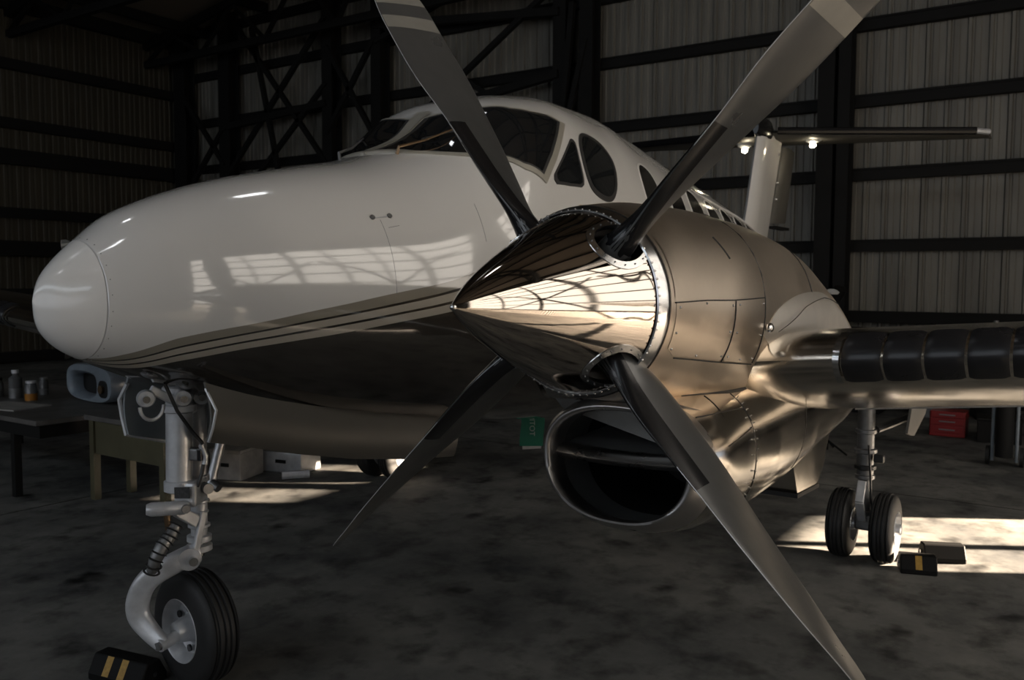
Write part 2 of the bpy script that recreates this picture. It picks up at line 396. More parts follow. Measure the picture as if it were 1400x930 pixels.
# right wall (port side of the aircraft): sheet wall with a bank of lit translucent panes, a door and a high slot
wr = MB()
def wallrect(m, x0, x1, z0, z1): m.box(((x0+x1)/2, YR-.05, (z0+z1)/2), (x1-x0, .1, z1-z0))
BX0, BX1, BZ0, BZ1 = -1.2, 6.0, .9, 6.6
wallrect(wr, XF, BX0, 0, 9); wallrect(wr, BX0, -1.2, 0, BZ0); wallrect(wr, -1.2, BX1, .80, BZ0); wallrect(wr, 5.2, BX1, 0, .80); wallrect(wr, BX0, BX1, BZ1, 9)
DX0, DX1, DZ = 6.75, 8.2, 1.30            # door for the sun patch by the main wheels
wallrect(wr, BX1, DX0, 0, 9); wallrect(wr, DX0, DX1, DZ, 9)
SX0, SX1, SZ0, SZ1 = 8.25, 9.9, 2.12, 2.30    # slot for the patch under the nose
wallrect(wr, DX1, SX0, 0, 9); wallrect(wr, SX0, SX1, 0, SZ0); wallrect(wr, SX0, SX1, SZ1, 9)
wallrect(wr, SX1, XB, 0, 9)
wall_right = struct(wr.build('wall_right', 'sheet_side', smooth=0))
for x in (7.36,): MB().box((x, YR-.05, DZ/2), (.06, .12, DZ)).build('door_bar', 'girt', wall_right, 0)
MB().box(((DX0+DX1)/2, YR-.05, .62), (DX1-DX0, .1, .03)).build('door_bar', 'girt', wall_right, 0)
for z in (2.19, 2.245): MB().box(((SX0+SX1)/2, YR-.05, z), (SX1-SX0, .1, .016)).build('vent_bar', 'girt', wall_right, 0)
for x in (8.9,): MB().box((x, YR-.05, 2.21), (.22, .1, .18)).build('vent_bar', 'girt', wall_right, 0)
gr_ = MB()  # unseen bars added to weaken the sun through the low opening
for k in range(107): gr_.box((-1.17+k*.06, YR-.05, .40), (.027, .03, .80))
gr_.build('sun_dimming_bars', 'girt', wall_right, 0)['kind'] = 'stuff'
win1 = holder('window_1', wall_right); struct(win1)
nx, nz = 7, 6
px, pz = (BX1-BX0)/nx, (BZ1-BZ0)/nz
p0 = None
for i in range(nx):
    for j in range(nz):
        c = (BX0+(i+.5)*px, YR-.02, BZ0+(j+.5)*pz)
        if p0 is None:
            m = MB(); m.box((0, 0, 0), (px-.05, .02, pz-.05)); p0 = m.build('glow_pane', 'warm', None, 0); o = p0
        else: o = p0.copy(); COL.objects.link(o)
        o.location = c; o.parent = wall_right
for i in range(nx+1): MB().box((BX0+i*px, YR+.02, (BZ0+BZ1)/2), (.16 if i % 3 == 0 else .07, .12, BZ1-BZ0)).build('window_bar', 'girt', wall_right, 0)
for j in range(nz+1): MB().box(((BX0+BX1)/2, YR+.02, BZ0+j*pz), (BX1-BX0, .12, .08)).build('window_bar', 'girt', wall_right, 0)
for i in range(2):       # truss diagonals in front of the panes
    x = BX0+i*3*px+.6
    MB().beam((x, YR+.35, .2), (x+2.9, YR+.35, 4.9), .09, .09).build('wall_brace', 'girt', wall_right, 0)
    MB().beam((x+2.9, YR+.35, .2), (x, YR+.35, 4.9), .09, .09).build('wall_brace', 'girt', wall_right, 0)
COL.objects.unlink(win1); bpy.data.objects.remove(win1)
for z in (1.75, 2.45, 3.15):
    MB().box((10.6, YR-.02, z), (1.3, .02, .62)).build('glow_pane', 'cool', wall_right, 0)  # glowing panels added as light for the back wall
# front wall: lower panels added as fill light for the nose, clerestory above
wf = MB(); wf.box((XF-.05, (YL+YR)/2, .6), (.1, YL-YR, 1.2)); wf.box((XF-.05, (YL+YR)/2, 4.65), (.1, YL-YR, 1.3)); wf.box((XF-.05, (YL+YR)/2, 7.9), (.1, YL-YR, 2.8))
wf.box((XF-.05, 12, 2.6), (.1, 6, 2.8))
wall_front = struct(wf.build('wall_front', 'sheet_side', smooth=0))
fx0 = None
for i in range(16):
    for j in range(2):
        if fx0 is None: fx0 = MB().box((0, 0, 0), (.02, .92, 1.3)).build('glow_pane', 'front', None, 0); o = fx0
        else: o = fx0.copy(); COL.objects.link(o)
        o.location = (XF-.02, YR+.5+i*1.0, 1.88+j*1.4); o.parent = wall_front
for i in range(22): MB().box((XF-.02, YR+.5+i*1.0, 5.9), (.02, .92, 1.2)).build('glow_pane', 'clere', wall_front, 0)
for i in range(17): MB().box((XF+.02, YR+i*1.0, 2.6), (.1, .09, 2.8)).build('window_bar', 'girt', wall_front, 0)

# ================================================================== the aircraft
plane = empty('airplane', (2.5, 0, 0), 'white twin engine propeller airplane with polished metal engine cowls parked nose left', 'airplane')
P = plane
# fuselage shell
def interp(T, x):
    if x <= T[0][0]: a, b = T[0], T[1]
    elif x >= T[-1][0]: return T[-1][1]
    else:
        k = 0
        while x > T[k+1][0]: k += 1
        a, b = T[k], T[k+1]
    return a[1]+(b[1]-a[1])*(x-a[0])/(b[0]-a[0])
ST_=[(.10,3.3),(.15,3.02),(.183,2.78),(.248,2.428),(.394,2.015),(.637,1.788),(.928,1.632),(1.268,1.53),(1.56,1.475),(1.9,1.42),(9,1.40)]
B1_=[(.14,3.08),(.199,2.842),(.41,2.125),(.637,1.872),(.928,1.705),(1.268,1.60),(1.56,1.54),(1.9,1.49),(9,1.46)]
B2_=[(.14,3.12),(.216,2.90),(.41,2.235),(.653,1.950),(.928,1.785),(1.268,1.664),(1.56,1.602),(1.9,1.55),(9,1.52)]
BB_=[(.10,3.5),(.15,3.3),(.232,2.98),(.426,2.325),(.653,2.020),(.944,1.850),(1.285,1.726),(1.56,1.664),(1.9,1.61),(9,1.58)]
def band(x, th):
    th = abs(th) if th <= PI else 2*PI-th
    T0, T3 = cr(*zip(*ST_), x), cr(*zip(*BB_), x)
    return (th-T0)/max(.1, T3-T0)
NXF, NTF = 380, 400
xs = [.168+(9.6-.168)*(i/NXF)**1.35 for i in range(NXF+1)]
fm = MB(); rings = [[fus(x, 2*PI*j/NTF) for j in range(NTF)] for x in xs]
fm.loft(rings)
bands = [band(x, 2*PI*j/NTF) for x in xs for j in range(NTF)]
fuselage = fm.build('fuselage', 'livery', P, 60)
at = fuselage.data.attributes.new('band', 'FLOAT', 'POINT'); at.data.foreach_set('value', bands)
nm = MB(); xn = [.165*(i/26)**1.8 for i in range(27)]; xn[0] = .0002
nm.loft([[fus(x, 2*PI*j/96) for j in range(96)] for x in xn], True, False)
nose_cone = nm.build('nose_cone', 'white', P, 60)

def nrm(fn, x, th):
    e = 1e-3
    a = Vector(fn(x+e, th))-Vector(fn(x-e, th)); b = Vector(fn(x, th+e))-Vector(fn(x, th-e))
    n = b.cross(a)
    c = (Vector(fn(x, 0))+Vector(fn(x, PI)))/2
    n.normalize()
    return n if n.dot(Vector(fn(x, th))-c) > 0 else -n
def off(fn, x, th, d): return Vector(fn(x, th))+nrm(fn, x, th)*d
def smoothpoly(poly, sub=5):
    n = len(poly); out = []
    for i in range(n):
        p0, p1, p2, p3 = poly[i-1], poly[i], poly[(i+1) % n], poly[(i+2) % n]
        for k in range(sub):
            t = k/sub
            out.append(tuple(.5*((2*b)+(c-a)*t+(2*a-5*b+4*c-d)*t*t+(-a+3*b-3*c+d)*t**3) for a, b, c, d in zip(p0, p1, p2, p3)))
    return out
def densify(poly, sub=5):
    n = len(poly); return [tuple(a+(b-a)*k/sub for a, b in zip(poly[i], poly[(i+1) % n])) for i in range(n) for k in range(sub)]
def cen(poly): return (sum(p[0] for p in poly)/len(poly), sum(p[1] for p in poly)/len(poly))
def patch(fn, poly, d, rim=.004, rings=7, bulge=0):
    m = MB(); cx, cy = cen(poly); R = []
    for k in range(1, rings+1):
        s = k/rings
        R.append([off(fn, cx+(x-cx)*s, cy+(y-cy)*s, d+bulge*(1-s*s)) for x, y in poly])
    R.append([off(fn, x, y, d-rim) for x, y in poly])
    m.loft([[p for p in r] for r in R], True, False); return m
def ringpatch(fn, poly, s0, s1, d, rim=.006):
    m = MB(); cx, cy = cen(poly)
    sc = lambda s, dd: [off(fn, cx+(x-cx)*s, cy+(y-cy)*s, dd) for x, y in poly]
    m.loft([sc(s0, d-rim), sc(s0, d), sc(s1, d), sc(s1, d-rim)], False, False); return m
def seam(fn, pts, r=.0016, n=5, sub=8, d=0):
    Q = []
    for a, b in zip(pts[:-1], pts[1:]):
        for k in range(sub): Q.append((a[0]+(b[0]-a[0])*k/sub, a[1]+(b[1]-a[1])*k/sub))
    Q.append(pts[-1])
    return MB().tube([off(fn, x, t, d) for x, t in Q], r, n)
flip = lambda poly, s: poly if s < 0 else [(x, -t) for x, t in poly]

# windshield panes, side windows, cabin windows
PANE = [(1.70,.018),(1.715,.12),(1.765,.32),(1.855,.465),(1.955,.61),(2.05,.80),(2.145,1.0),(2.262,1.15),(2.39,1.03),(2.52,.88),(2.63,.74),(2.55,.66),(2.42,.61),(2.30,.52),(2.21,.36),(2.15,.20),(2.12,.10),(2.09,.018)]
TRI = [(2.645,.90),(2.50,1.04),(2.375,1.15),(2.368,1.18),(2.385,1.205),(2.50,1.214),(2.625,1.214),(2.652,1.20),(2.662,1.17),(2.662,1.04),(2.675,.93),(2.665,.905)]
SIDE = [(2.80,.84),(2.735,.94),(2.715,1.085),(2.75,1.205),(2.856,1.25),(2.99,1.235),(3.085,1.126),(3.115,.975),(3.03,.865),(2.90,.825)]
for s in (-1, 1):
    pl = densify(flip(PANE, s), 4)
    fr = ringpatch(fus, pl, .985, 1.075, .010, .016).build('windshield_frame', 'frame', fuselage)
    patch(fus, pl, .005, .01, 12).build('windshield_pane', 'glass', fr)
    ringpatch(fus, pl, .945, .99, .008, .008).build('window_seal', 'gasket', fr)
    for nmx, poly in (('cockpit_side_window', TRI), ('cockpit_side_window', SIDE)):
        pl = smoothpoly(flip(poly, s), 4) if poly is SIDE else densify(flip(poly, s), 3)
        g = patch(fus, pl, .004, .008, 7).build(nmx, 'glass', fuselage)
        ringpatch(fus, pl, .93, 1.06, .007, .008).build('window_seal', 'gasket', g)
    for cxw in (3.68, 4.16, 4.60, 5.03, 5.46, 5.90, 6.34):
        if cxw == 4.16: pass
        dz = .0 if cxw < 4 else 0
        tc = {3.68: 1.04, 4.16: 1.01, 4.60: .98, 5.03: .965, 5.46: .94, 5.90: .92, 6.34: .90}[cxw]
        poly = [(cxw+.15*math.copysign(abs(math.cos(a))**.85, math.cos(a)), tc+.20*math.copysign(abs(math.sin(a))**.85, math.sin(a))) for a in [2*PI*k/28 for k in range(28)]]
        g = patch(fus, flip(poly, s), .003, .008, 5).build('cabin_window', 'cabglass', fuselage)
        ringpatch(fus, flip(poly, s), .95, 1.03, .0035, .006).build('window_frame', 'white', g)
# centre post and wipers
post = MB().loft([[off(fus, x, t, .014) for t in (-.022, -.01, .01, .022)] for x in [1.70+.045*k for k in range(11)]], False, False, False)
post.build('windshield_post', 'frame', fuselage)
for s in (-1, 1):
    q = 1 if s < 0 else -1
    b, e = off(fus, 1.70, .26*q, .0), off(fus, 2.03, .36*q, .022)
    wp = MB().tube([b, off(fus, 1.715, .262*q, .035), off(fus, 1.86, .30*q, .034), e], [.010, .008, .006, .004], 6).build('wiper_arm', 'brass' if s < 0 else 'silverd', fuselage)
    MB().tube([off(fus, 1.90, .22*q, .016), off(fus, 2.00, .34*q, .018), off(fus, 2.08, .50*q, .016)], .005, 6).build('wiper_blade', 'gasket', wp)
# nose latch and seams
seam(fus, [(1.204, .97), (1.317, .965)], .004, 6).build('door_latch', 'silver', fuselage)
for a in (1.21, 1.30): MB().lathe([(0, .012), (.006, .012), (.006, 0.0005)], off(fus, a, .965, .001), nrm(fus, a, .965), 12).build('latch_button', 'silverd', fuselage)
seam(fus, [(1.245, .99), (1.245, 1.54)], .0012).build('door_seam', 'silverd', fuselage)
seam(fus, [(1.27, 1.06), (1.33, 1.05)], .0012).build('door_seam', 'silverd', fuselage)
seam(fus, [(1.80, 1.0), (1.80, 1.28)], .0012).build('door_seam', 'silverd', fuselage)
rs = MB()
for k in range(26):
    t = PI*2*k/26; rs.sph(off(fus, .18, t, .0005), .0022, 5)
rs.build('fastener', 'silverd', nose_cone)['kind'] = 'stuff'
MB().box(off(fus, 2.62, 1.33, .003), (.07, .004, .035)).build('rescue_placard', 'yellow', fuselage)
# belly antenna, drain
MB().loft([[(1.9+a*.5, b*.012, z) for a, b in ((0, 0), (.3, 1), (1, 0), (.3, -1))] for z in (.955, .90)]).build('belly_antenna', 'dark_paint', fuselage)

# ------------------------------------------------------------------ wings
def foil(n=22):
    up, lo = [], []
    for k in range(n+1):
        x = (1-math.cos(PI*k/n))/2
        t = .6*(.2969*x**.5-.126*x-.3516*x*x+.2843*x**3-.1036*x**4)*1.18
        up.append((x, t+.02*math.sin(PI*x))); lo.append((x, -t*.72+.0*x))
    return up, lo
UP, LO = foil()
def wing_pt(y, c):            # y>0 outboard distance; c=(chord fraction, thickness)
    ay = abs(y); xl = 1.10+.02*(ay-2.2)+1.1*max(0, 1.85-ay); ch = 1.95-.20*(ay-2.0)-1.0*max(0, 1.85-ay); z = 1.447+.085*(ay-2.2)-.16*max(0, 1.85-ay); inc = math.radians(10.5)
    x, t = c[0]*ch, c[1]*ch
    return (xl+x*math.cos(inc)+t*math.sin(inc), y, z-x*math.sin(inc)+t*math.cos(inc))
for s in (-1, 1):
    w_ = MB(); prof = UP[::-1]+LO[1:-1]
    ys = [.45, 1.2, 1.85, 1.95, 2.2, 2.6, 3.2, 4.2, 5.4]
    main = [p for p in prof if p[0] <= .74]
    up = [p for p in UP if p[0] <= .76][::-1]; lo = [p for p in LO if p[0] <= .76][1:]
    w_.loft([[wing_pt(s*y, c) for c in up+lo] for y in ys])
    wing = w_.build('wing', 'cowl_bright', P, 40)
    # flap / aileron
    fu = [p for p in UP if p[0] >= .765][::-1]; fo = [p for p in LO if p[0] >= .765]
    fl_ = MB().loft([[wing_pt(s*y, (a, b-.006)) for a, b in fu+fo[:-1]] for y in ys[4:]])
    flap = fl_.build('wing_flap', 'white', wing, 40)
    for yy in (2.95, 3.75): MB().beam(wing_pt(s*yy, (.6, -.055)), wing_pt(s*yy, (.86, -.065)), .035, .05).build('flap_bracket', 'cowl', wing, 0, bevel=.01)
    # de-ice boots: one padded rubber segment after another
    lead = [p for p in UP if p[0] <= .05][::-1]+[p for p in LO if p[0] <= .075][1:]
    yb = [2.463, 2.58, 2.69, 2.80, 2.91, 3.03, 3.15, 3.28, 3.41, 3.55, 3.70]
    for a, b in zip(yb[:-1], yb[1:]):
        R = []
        for k in range(9):
            q = k/8; y = a+.004+(b-a-.008)*q; puff = .004+.006*(1-abs(2*q-1)**6)
            ring = []
            for i, c in enumerate(lead):
                p = Vector(wing_pt(s*y, c)); e = 1e-3
                cn = Vector(wing_pt(s*y, (.05, 0))); n = (p-cn); n.y = 0; n.normalize()
                ring.append(p+n*puff)
            cn2 = [Vector(wing_pt(s*y, (c[0], c[1]*.7))) for c in (lead[-1], lead[0])]
            R.append(ring+cn2)
        MB().loft(R).build('deice_boot_segment', 'deice', wing, 50)
    y = 2.452
    MB().loft([[Vector(wing_pt(s*yy, c))+(Vector(wing_pt(s*yy, c))-Vector(wing_pt(s*yy, (.05, 0)))).normalized()*.012 for c in lead] for yy in (y-.008, y+.01)], False, False, False).build('boot_end_strip', 'steel', wing, 50)
# ------------------------------------------------------------------ engine, one builder for both sides
HX, HZ, RP = .3812, 1.6489, 1.1722
FR = [.2, .35, .5, .65, .8, .92, 1.0]
LE_ = [.0502, .0815, .084, .0964, .0867, .0617, .0207]
TE_ = [.0843, .121, .1359, .1356, .126, .1148, .0412]
BE_ = [1.8329, 1.6706, 1.5702, 1.4586, 1.3969, 1.3347, 1.3919]
TH_ = [.055, .036, .026, .019, .013, .009, .004]
def blade_frame(phi, yc):
    rad = Vector((0, -math.cos(phi), math.sin(phi))); tan = Vector((0, math.sin(phi), math.cos(phi)))
    return rad, tan, Vector((HX, yc, HZ))
def blade_ring(phi, yc, f, grow=0, c0=None, c1=None, N=14):
    rad, tan, hub = blade_frame(phi, yc)
    g = lambda T: cr(FR, T, f)
    k = min(1, max(0, (f-.13)/.13)); k = k*k*(3-2*k)       # 0 = round shank, 1 = aerofoil
    le = .042*(1-k)+g(LE_)*k; te = .042*(1-k)+g(TE_)*k; th = .084*(1-k)+g(TH_)*k
    be = g(BE_); ch = Vector((-math.sin(be), 0, 0))+tan*math.cos(be); nn = ch.cross(rad).normalized()
    hub2 = hub+rad*f*RP
    out = []
    A = [2*PI*i/(2*N) for i in range(2*N)]
    for a in A:
        u = math.cos(a)                                  # +1 leading edge .. -1 trailing edge
        c = le*u if u > 0 else te*u
        if k < 1: round_ = math.sin(a)
        prof = abs(math.sin(a))**(.9+.3*k)*math.copysign(1, math.sin(a))
        t = th/2*prof+math.copysign(grow, math.sin(a))*(1 if abs(math.sin(a)) > .02 else 0)
        out.append(hub2+ch*(c+(grow if u > 0 else -grow)*abs(u))+nn*t)
    return out
def blade_surface(phi, yc, f0, f1, side, c_from, c_to, d, n=10, mcol=8):
    """a thin skin on one face of the blade between chord fractions (1 = leading edge, -1 = trailing)"""
    rad, tan, hub = blade_frame(phi, yc); m = MB(); R = []
    for i in range(n+1):
        f = f0+(f1-f0)*i/n; g = lambda T: cr(FR, T, f)
        k = min(1, max(0, (f-.13)/.13)); k = k*k*(3-2*k)
        le = .042*(1-k)+g(LE_)*k; te = .042*(1-k)+g(TE_)*k; th = .084*(1-k)+g(TH_)*k
        be = g(BE_); ch = Vector((-math.sin(be), 0, 0))+tan*math.cos(be); nn = ch.cross(rad).normalized()
        row = []
        for j in range(mcol+1):
            u = c_from+(c_to-c_from)*j/mcol; c = le*u if u > 0 else te*u
            t = th/2*(1-u*u)**((.9+.3*k)/2)+d
            row.append(hub+rad*f*RP+ch*c+nn*t*side)
        R.append(row)
    m.loft(R, False, False, False); return m
def spin_r(t): return interp([(0, .004), (.03, .014), (.125, .046), (.25, .083), (.375, .115), (.5, .144), (.625, .171), (.75, .196), (.875, .222), (.95, .237), (1.0, .246)], t)
SPT = [0, .03, .125, .25, .375, .5, .625, .75, .875, .95, 1.0]
SPR = [.003, .015, .047, .084, .116, .145, .172, .197, .221, .236, .245]
X0, LSP = -.1244, .545
def make_engine(s):
    yc = -1.951 if s < 0 else YS
    before = set(bpy.data.objects)
    eng = holder('engine', P)
    COL.objects.link(eng) if eng.name not in COL.objects else None
    nacf = lambda x, t: nac(x, t, s); scpf = lambda x, t: scp(x, t, s)
    spf = lambda x, t: (x, yc+(1 if s > 0 else -1)*math.sin(t)*cr(SPT, SPR, (x-X0)/LSP), 1.641+math.cos(t)*cr(SPT, SPR, (x-X0)/LSP))
    BOFF = {1: -.1035, 0: .0609, 2: .0305, -1: .0112}
    phis = [(.718+BOFF[k]+k*PI/2) if s < 0 else (.785+k*PI/2) for k in (0, 1, 2, -1)]
    # ---- spinner with real openings round the blade roots
    N1, N2 = 150, 216
    rings = [[spf(X0+LSP*(i/N1), 2*PI*j/N2) for j in range(N2)] for i in range(N1+1)]
    m = MB(); m.loft(rings, True, False)
    rads = [blade_frame(p, yc)[0] for p in phis]
    hub = Vector((HX-.03, yc, 1.643))
    def inhole(p, g=0):
        for rd in rads:
            q = Vector(p)-hub; along = q.dot(rd)
            if along > .05:
                r_ = q-rd*along; side = rd.cross(Vector((1, 0, 0)))
                if (r_.x/(.080+g))**2+(r_.dot(side)/(.066+g))**2 < 1: return True
        return False
    m.f = [q for q in m.f if len(q) > 4 or not inhole(sum((Vector(m.v[i]) for i in q), Vector())/4)]
    spin = m.build('spinner', 'chrome', P, 60)
    MB().lathe([(0, .10), (.0, .12), (.10, .165), (.20, .18)], (HX-.17, yc, 1.641), (1, 0, 0), 48, True).build('spinner_inside', 'black', spin)
    for rd in rads:         # doubler ring and rivets round each opening
        side = rd.cross(Vector((1, 0, 0))); Rr = [[], [], [], []]; rv = MB()
        for j in range(64):
            a = 2*PI*j/64
            for q, (g, lift) in enumerate(((-.006, -.012), (-.006, .0035), (.012, .0025), (.012, -.002))):
                bx_, bs = (.080+g)*math.cos(a), (.066+g)*math.sin(a)
                x = hub.x+bx_
                rr_ = cr(SPT, SPR, min(1, (x-X0)/LSP)) if x < X0+LSP else .245
                al = math.sqrt(max(1e-6, rr_*rr_-bs*bs))+lift
                Rr[q].append(Vector((x, yc, 1.641))+rd*al+side*bs)
            if j % 4 == 0: rv.sph((Rr[1][-1]+Rr[2][-1])/2+rd*.001, .0022, 5)
        # the nacelle cuts the ring at the back plate
        dr = MB().loft(Rr+[Rr[0]], False, False).build('opening_rim', 'steel', spin)
        rv.build('rivet', 'silverd', dr)['kind'] = 'stuff'
    # flange and scalloped edge at the rear of the spinner
    MB().lathe([(0, .240), (.0015, .2445), (.028, .2540), (.034, .2555), (.040, .2555), (.040, .235)], (X0+LSP-.024, yc, 1.641), (1, 0, 0), 96).build('spinner_backplate', 'steel', spin, 25)
    sc_ = MB()
    for k in range(72):
        t = 2*PI*k/72; c = Vector((X0+LSP-.020, yc+math.sin(t)*.2450, 1.641+math.cos(t)*.2450))
        sc_.sph(c, .0030, 5, (1.8, 1, 1))
    sc_.build('rivet', 'steel', spin)['kind'] = 'stuff'
    MB().sph((X0+.004, yc, 1.641), .008, 8).build('spinner_tip', 'steel', spin)
    seam(spf, [(X0+.10+.34*k/8, 1.30-.0*k) for k in range(9)], .0006).build('spinner_seam', 'silverd', spin) if False else None
    # ---- blades
    for phi, k in zip(phis, (0, 1, 2, -1)):
        m = MB(); fs = [.09+.91*(i/44) for i in range(45)]
        m.loft([blade_ring(phi, yc, f) for f in fs])
        b = m.build('propeller_blade', 'bladeg', P, 50)
        MB().tube([blade_ring(phi, yc, .44+.56*q/24)[0] for q in range(25)], .0011, 5).build('leading_edge_strip', 'silver', b, 0)
        for side in (1, -1): blade_surface(phi, yc, .16, .50, side, .999, .30, .0018, 16).build('blade_boot', 'boot', b, 50)
        for f0, f1 in {1: ((.81, .852), (.895, .935)), 0: ((.755, .80), (.845, .88))}.get(k, ()): blade_surface(phi, yc, f0, f1, -1, .97, -.97, .0008, 4).build('blade_band', 'band', b, 50)
        MB().lathe([(0, .050), (.02, .052), (.05, .046), (.10, .043)], blade_frame(phi, yc)[2]+blade_frame(phi, yc)[0]*.10, blade_frame(phi, yc)[0], 28).build('blade_clamp', 'bladeg', b)
    # ---- upper cowl
    m = MB(); n = 110; xs_ = [.440+(4.6-.440)*(i/n)**1.4 for i in range(n+1)]
    m.loft([[nacf(.452, 2*PI*j/120)[0:1]+tuple(c*.9+o*.1 for c, o in zip(nacf(.452, 2*PI*j/120)[1:], (yc, 1.641))) for j in range(120)]]+[[nacf(x, 2*PI*j/120) for j in range(120)] for x in xs_])
    cowl = m.build('engine_cowl', 'cowl', P, 50)
    edge = MB().tube([off(nacf, .442, 2*PI*j/96, -.002) for j in range(97)], .003, 6, False).build('cowl_edge', 'seam', cowl)
    pn = [(.468, 1.56), (.60, 1.54), (.785, 1.515), (.80, 1.53), (.80, 2.08), (.785, 2.10), (.52, 2.10), (.475, 2.02)]
    patch(nacf, densify(pn, 4), .0022, .004, 8).build('access_panel', 'cowl', cowl)
    pn2 = [(.812, 1.515), (.93, 1.495), (1.045, 1.47), (1.055, 1.48), (1.055, 2.05), (1.045, 2.10), (.82, 2.10), (.812, 2.07)]
    patch(nacf, densify(pn2, 4), .0020, .004, 8).build('access_panel', 'cowl', cowl)
    tp = [(.462, -.3), (.75, -.3), (1.052, -.3), (1.060, -.1), (1.055, .5), (1.058, 1.0), (1.055, 1.44), (.93, 1.475), (.785, 1.50), (.60, 1.525), (.470, 1.54), (.462, 1.0), (.462, .5)]
    m = MB(); R = []
    for i in range(26):
        t = -.3+i*(1.50+.3)/25; R.append([off(nacf, .462+(1.056-.462)*q/12, min(t, 1.54-.14*((.462+(1.056-.462)*q/12)-.462)), .0018) for q in range(13)])
    m.loft(R, False, False, False).build('top_cowl_panel', 'cowl', cowl, 50)
    for pts in ([(1.060, -.4), (1.060, 1.47), (1.060, 2.1)], [(1.755, -.3), (1.75, 1.2), (1.76, 1.40)], [(.462, 1.553), (.80, 1.512), (1.06, 1.465)], [(.806, 1.52), (.806, 2.12)], [(.53, 2.12), (1.06, 2.12)]):
        seam(nacf, pts, .0020, d=.0022).build('panel_seam', 'seam', cowl)
    seam(nacf, [(.795, .86), (.825, 1.11)], .0034, 6, 10, .0015).build('vent_slot', 'seam', cowl)
    rv = MB()
    for (x, t) in [(.485, 1.60), (.485, 1.85), (.49, 2.02), (.63, 1.56), (.785, 1.56), (.785, 1.8), (.785, 2.05), (.83, 1.55), (.83, 2.05), (1.035, 1.52), (1.035, 1.8), (1.035, 2.05), (.83, 1.8), (.93, 2.07), (.64, 2.07)]:
        rv.sph(off(nacf, x, t, .003), .0035, 6)
    rv.build('fastener', 'steel', cowl)['kind'] = 'stuff'
    # fairing where the wing meets the nacelle
    fa = smoothpoly([(1.08, 1.80), (1.12, 1.68), (1.20, 1.56), (1.42, 1.43), (1.80, 1.27), (2.20, 1.12), (2.60, 1.15), (2.75, 1.45), (2.6, 1.85), (1.9, 2.0), (1.3, 1.95)], 4)
    patch(nacf, fa, .003, .004, 8, .035).build('wing_root_fairing', 'fairing', cowl, 50)
    fa2 = smoothpoly([(1.10, 1.78), (1.30, 1.66), (1.55, 1.50), (1.85, 1.38), (2.15, 1.45), (2.25, 1.7), (1.9, 1.9), (1.4, 1.9)], 4)
    seam(nacf, [(1.11, 1.74), (1.45, 1.52), (1.80, 1.36), (2.15, 1.27)], .002, d=.036).build('panel_seam', 'steel', cowl)
    MB().sph(off(nacf, 1.095, 1.72, .01), .016, 8, (1.4, .8, 1)).build('fairing_fastener', 'steel', cowl)
    # ---- lower cowl with the air intake
    NT2 = 96
    def ring(x, k, zc=1.15, top=None):
        out = []
        for j in range(NT2):
            p = scpf(x, 2*PI*j/NT2); z = zc+(p[2]-zc)*k
            if top is not None: z = min(z, top)
            out.append((x, yc+(p[1]-yc)*k, z))
        return out
    m = MB(); xs_ = [.665+(4.0-.665)*(i/70)**1.3 for i in range(71)]
    m.loft([[scpf(x, 2*PI*j/NT2) for j in range(NT2)] for x in xs_], False, True)
    low = m.build('lower_cowl', 'cowl_bright', P, 50)
    def lipring(x, k, top):
        out = []
        for p in ring(x, k, 1.15):
            z = p[2]
            if z > top: z = top+(z-top)*.25
            out.append((x, p[1], z))
        return out
    L = [ring(.690, 1.0), ring(.655, 1.010), ring(.625, 1.0), ring(.602, .975), ring(.590, .94), ring(.590, .90), ring(.602, .865), ring(.63, .84), ring(.70, .825)]
    MB().loft(L, False, False).build('intake_lip', 'lip', low, 60)
    du = [ring(.70, .825), ring(.78, .82), ring(.86, .80)]
    dk = MB().loft(du, False, False).build('intake_duct', 'duct', low, 60)
    MB().loft([ring(.86, .80), ring(1.3, .66)], False, True).build('duct_throat', 'black', low, 60)
    # upper roof of the mouth and the divider lip
    zb = 1.195
    D = [[], [], [], [], []]
    for j in range(25):
        y = -.238+.476*j/24; sag = -.012*(1-(y/.238)**2)
        for q, (dx, dz) in enumerate(((.03, .014), (-.025, .010), (-.040, -.004), (-.030, -.020), (.04, -.026))):
            D[q].append((.675+dx, yc+y, zb+sag+dz))
    MB().loft([list(r) for r in zip(*D)], True, True).build('intake_divider', 'lip', low, 60)
    MB().loft([[(.68, yc+y, zb+.0), (1.2, yc+y*.8, zb+.04)] for y in (-.235, -.12, 0, .12, .235)], False, False, False).build('intake_roof', 'duct', low, 60)
    hood = MB(); R = []
    for j in range(17):      # inner metal apron hanging from the top of the mouth, cut on a diagonal
        q = j/16; y = -.20+.41*q; sgn = 1 if s > 0 else -1
        R.append([(.655, yc+y, 1.345), (.70, yc+y, 1.31-.10*(q if s > 0 else 1-q))])
    hood.loft(R, False, False, False).build('mouth_apron', 'duct', low, 60)
    # neck under the spinner
    m = MB().loft([[(.47+.20*k/6+(.02 if abs(a) > .6 else 0), yc+a*(.15+.10*k/6), 1.40-.06*k/6) for a in (-1, -.7, -.3, 0, .3, .7, 1)] for k in range(7)], False, False, False)
    m.build('chin_panel', 'lip', low, 60)
    for pts in ([(.70, .80), (1.08, .98), (1.10, 1.2)], [(1.09, .7), (1.09, 1.35), (1.13, 1.95), (1.13, 2.6)], [(.90, .55), (.86, .95)], [(1.80, .9), (1.80, 2.3)], [(.78, 1.35), (1.09, 1.28)]):
        seam(scpf, pts, .0018, d=.0005).build('panel_seam', 'seam', low)
    rv = MB()
    for k in range(16): rv.sph(off(scpf, 1.115, .8+k*.11, .002), .003, 5)
    for k in range(8): rv.sph(off(scpf, 1.065, .8+k*.16, .002), .003, 5)
